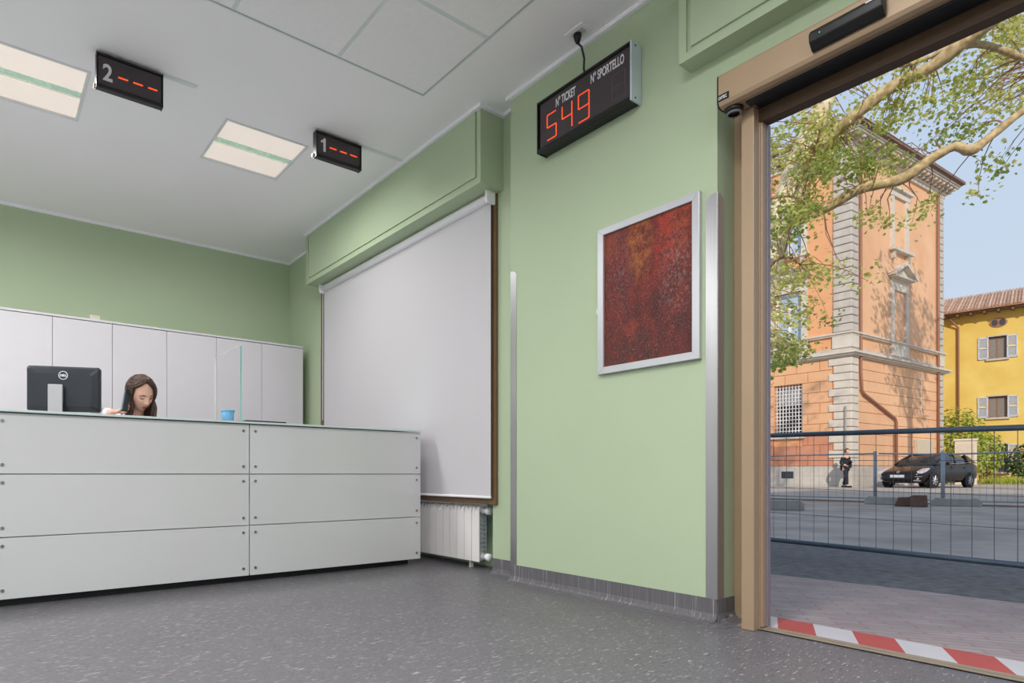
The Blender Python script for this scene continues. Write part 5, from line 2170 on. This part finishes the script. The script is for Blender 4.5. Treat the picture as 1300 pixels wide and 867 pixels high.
for sgn in (1, -1):
    for (pts, r_) in (([(1.20, .75, .985), (1.60, .70, 1.20), (2.14, .61, 1.435)], .03), ([(2.62, .785, 1.02), (2.72, .69, 1.25), (2.78, .60, 1.45)], .028), ([(3.55, .77, 1.05), (3.66, .69, 1.22), (3.7, .58, 1.40)], .05),):
        mb = MB()
        mb.tube([cp(x, sgn * y, z) for x, y, z in pts], r_, 6)
        mb.build('pillar', M_car, car, smooth=True)
    mb = MB()                                     # rear quarter and tailgate edge
    qa = [(3.52, .80, 1.05), (3.66, .60, 1.42), (3.98, .575, 1.37), (4.30, .70, 1.10), (4.34, .80, 1.04)]
    mb.loft([[cp(x, sgn * (y + .02), z) for x, y, z in qa], [cp(x, sgn * (y - .03), z) for x, y, z in qa]])
    mb.build('rear_quarter', M_car, car)
    mb = MB()
    mb.lathe([(0, -.06), (.05, -.05), (.075, 0), (.05, .05), (0, .06)], cp(1.72, sgn * .94, 1.03), near, 12)
    mb.tube([cp(1.72, sgn * .86, 1.0), cp(1.72, sgn * .94, 1.02)], .02, 6)
    mb.build('mirror', M_car, car, smooth=True)
    mb = MB()
    mb.prism([(.42, .70), (.62, .78), (.30, .60), (.26, .66)] if False else [(.10, .60), (.16, .70), (.62, .835), (.70, .80), (.40, .66)], cp(0, 0, 0), -hd, UP, near * sgn, .60, .83)
    hl = mb.build('headlamp', M_lamp, car, bevel=.02)
    mb = MB()
    mb.lathe([(0, 0), (.055, .0), (.06, .012), (.0, .02)], cp(.10, sgn * .66, .40), hd, 14)
    mb.build('fog_lamp', M_lamp, car, smooth=True)
    mb = MB()
    mb.obox(cp(0, 0, 0), -hd, near * sgn, UP, .0, .14, .56, .76, .29, .33)
    mb.build('bumper_trim', M_alloy, car, bevel=.01)
    mb = MB()
    mb.obox(cp(0, 0, 0), -hd, near * sgn, UP, .02, .16, .60, .80, .46, .49)
    mb.build('bumper_trim', M_alloy, car, bevel=.01)
    for xw in (.88, 3.52):
        wc = cp(xw, sgn * .79, .315)
        mb = MB()
        mb.lathe([(.20, -.10), (.29, -.10), (.315, -.08), (.315, .08), (.29, .10), (.20, .10)], wc, near * sgn, 28)
        wh = mb.build('wheel', M_tyre, car, smooth=False)
        mb = MB()
        mb.lathe([(0, .085), (.05, .09), (.19, .07), (.215, .098), (.20, .08), (.19, -.05), (0, -.05)], wc, near * sgn, 24)
        for k in range(7):
            a = 2 * PI * k / 7
            dv_ = (hd * math.cos(a) + UP * math.sin(a))
            mb.tube([wc + near * sgn * .095 + dv_ * .03, wc + near * sgn * .098 + dv_ * .20], [.025, .018], 5)
        mb.build('rim', M_alloy, wh)
        mb = MB()
        mb.lathe([(.0, .0), (.355, .0), (.355, .012), (0, .012)], wc + near * sgn * .074 + UP * .01, near * sgn, 28)
        mb.build('wheel_arch', M_black, car)
mb = MB()
mb.prism([(-.50, .36), (.50, .36), (.56, .44), (.52, .56), (-.52, .56), (-.56, .44)], cp(-.02, 0, 0), near, UP, hd, -.06, .012)
gr_ = mb.build('grille', M_black, car, bevel=.01)
mb = MB()
mb.obox(cp(-.035, 0, 0), near, hd, UP, -.26, .26, -.005, .012, .44, .55)
pt_ = mb.build('number_plate', M_letter, car)
mb = MB()
mb.lathe([(.032, 0), (.055, .0), (.055, .014), (.032, .014)], cp(.045, 0, .665), (hd + UP * .5), 16)
mb.build('front_emblem', M_alloy, car)
for z in (1.045,):
    mb = MB()
    mb.tube([cp(1.5, .872, 1.0), cp(2.6, .885, 1.035), cp(3.6, .87, 1.075)], .008, 5)
    mb.build('window_trim', M_alloy, car)
for x in (2.1, 3.05):
    mb = MB()
    mb.obox(cp(x, 0, 0), -hd, near, UP, 0, .18, .87, .91, .84, .87)
    mb.build('door_handle', M_car, car, bevel=.008)

# ------------------------------------------------------------------ pedestrian
pp = wpt(1073, 26.6)
pz = gz(pp.x)
ped = thing('person', (pp.x, pp.y, pz), 'person in dark jacket and trousers with black bag walking past the orange building', 'person')
wd = (view_r * .35 - view_f * .9).normalized()       # walking direction
sd = Vector((wd.y, -wd.x, 0))


def pv_(a, b_, z):
    return tuple(Vector((pp.x, pp.y, pz + z)) + wd * a + sd * b_)


K = 1.66 / 1.72
def jj(a, b_, z, r_):
    return pv_(a * K, b_ * K, z * K) + (r_,)


PJ = [jj(0, 0, .93, (.12, .10)), jj(.02, 0, 1.12, (.115, .09)), jj(.03, 0, 1.32, (.14, .10)), jj(.03, 0, 1.43, (.10, .07)), jj(.04, 0, 1.50, .048), jj(.06, 0, 1.56, .045),
      jj(.02, .17, 1.38, .055), jj(-.06, .22, 1.12, .042), jj(.05, .22, .90, .03), jj(.02, -.17, 1.38, .055), jj(.08, -.21, 1.12, .042), jj(.24, -.14, 1.18, .03),
      jj(.0, .08, .88, .088), jj(.12, .09, .50, .058), jj(.14, .10, .10, .038), jj(.24, .10, .035, .032),
      jj(.0, -.08, .88, .088), jj(-.02, -.10, .48, .058), jj(-.16, -.12, .10, .038), jj(-.07, -.12, .035, .032)]
PE = [(0, 1), (1, 2), (2, 3), (3, 4), (4, 5), (3, 6), (6, 7), (7, 8), (3, 9), (9, 10), (10, 11), (0, 12), (12, 13), (13, 14), (14, 15), (0, 16), (16, 17), (17, 18), (18, 19)]
ang = math.atan2(wd.x, -wd.y)
PM = Matrix.Translation(Vector(pv_(.08, 0, 1.60))) @ Euler((0, 0, ang)).to_matrix().to_4x4() @ Euler((R(8), 0, 0)).to_matrix().to_4x4()
prt = [skin(PJ, PE), head_mesh(PM)]
for (w0, stp) in ((PJ[8], Vector((.02, 0, -1))), (PJ[11], wd)):
    w0 = Vector(w0[:3])
    stp = stp.normalized()
    prt += hand_chains(w0, w0 + stp * .07, sd if abs(stp.z) < .5 else wd, [stp, (stp + wd * .2).normalized(), (stp + wd * .4).normalized()])
    tdir = (wd if abs(stp.z) > .5 else UP)
    prt.append(chain([tuple(w0 + stp * .02) + (.013,), tuple(w0 + stp * .05 + tdir * .035) + (.011,), tuple(w0 + stp * .08 + tdir * .05) + (.009,)]))
add_mesh('body', merge(prt, .008, 1), M_skin, ped)
G = [grow(j, .018) for j in PJ]
add_mesh('jacket', merge([skin([G[0], G[1], G[2], G[3], G[6], G[7], PJ[8][:3] + (.036,), G[9], G[10], PJ[11][:3] + (.036,)], [(0, 1), (1, 2), (2, 3), (3, 4), (4, 5), (5, 6), (3, 7), (7, 8), (8, 9)])], .012, 2), mat('black_jacket', (38, 38, 42), .8), ped)
add_mesh('trousers', merge([skin([jj(0, 0, .90, (.14, .12)), grow(PJ[12], .014), grow(PJ[13], .016), grow(PJ[14], .026), grow(PJ[16], .014), grow(PJ[17], .016), grow(PJ[18], .026)], [(0, 1), (1, 2), (2, 3), (0, 4), (4, 5), (5, 6)])], .012, 2), mat('navy_trousers', (40, 42, 54), .85), ped)
for i, dz in ((15, 0), (19, 0)):
    a = Vector(PJ[i][:3])
    mb = MB()
    mb.obox(Vector((a.x, a.y, pz)), wd, sd, UP, -.16, .10, -.045, .045, 0.0, .075)
    mb.build('shoe', M_shoe, ped, bevel=.02)
mb = MB()
bm = bmesh.new()
bmesh.ops.create_icosphere(bm, subdivisions=3, radius=1)
for f_ in [f_ for f_ in bm.faces if f_.calc_center_median().y < -.3 and f_.calc_center_median().z < .45 or f_.calc_center_median().z < -.6]:
    bm.faces.remove(f_)
hv = [PM @ Vector((v.co.x * .084, v.co.y * .104 + .008, v.co.z * .126)) for v in bm.verts]
bm.verts.index_update()
mb.add(hv, [tuple(v.index for v in f_.verts) for f_ in bm.faces])
bm.free()
mb.build('hair', mat('auburn_hair', (110, 74, 56), .6, var=.2), ped, smooth=True, fix=False)
mb = MB()
bs_ = 1 if sd.dot(view_r) > 0 else -1
o = Vector(pv_(-.04, .25 * bs_, 1.0))
mb.obox(o, wd, sd, UP, -.14, .14, -.055, .055, -.14, .14)
bag = mb.build('shoulder_bag', mat('black_bag', (32, 32, 36), .6), ped, bevel=.03)
mb = MB()
mb.tube([o + wd * .14 + UP * .14, Vector(pv_(.02, .17 * bs_, 1.41)), o - wd * .14 + UP * .14], .012, 6)
mb.build('strap', MATS['black_bag'], bag, smooth=True)
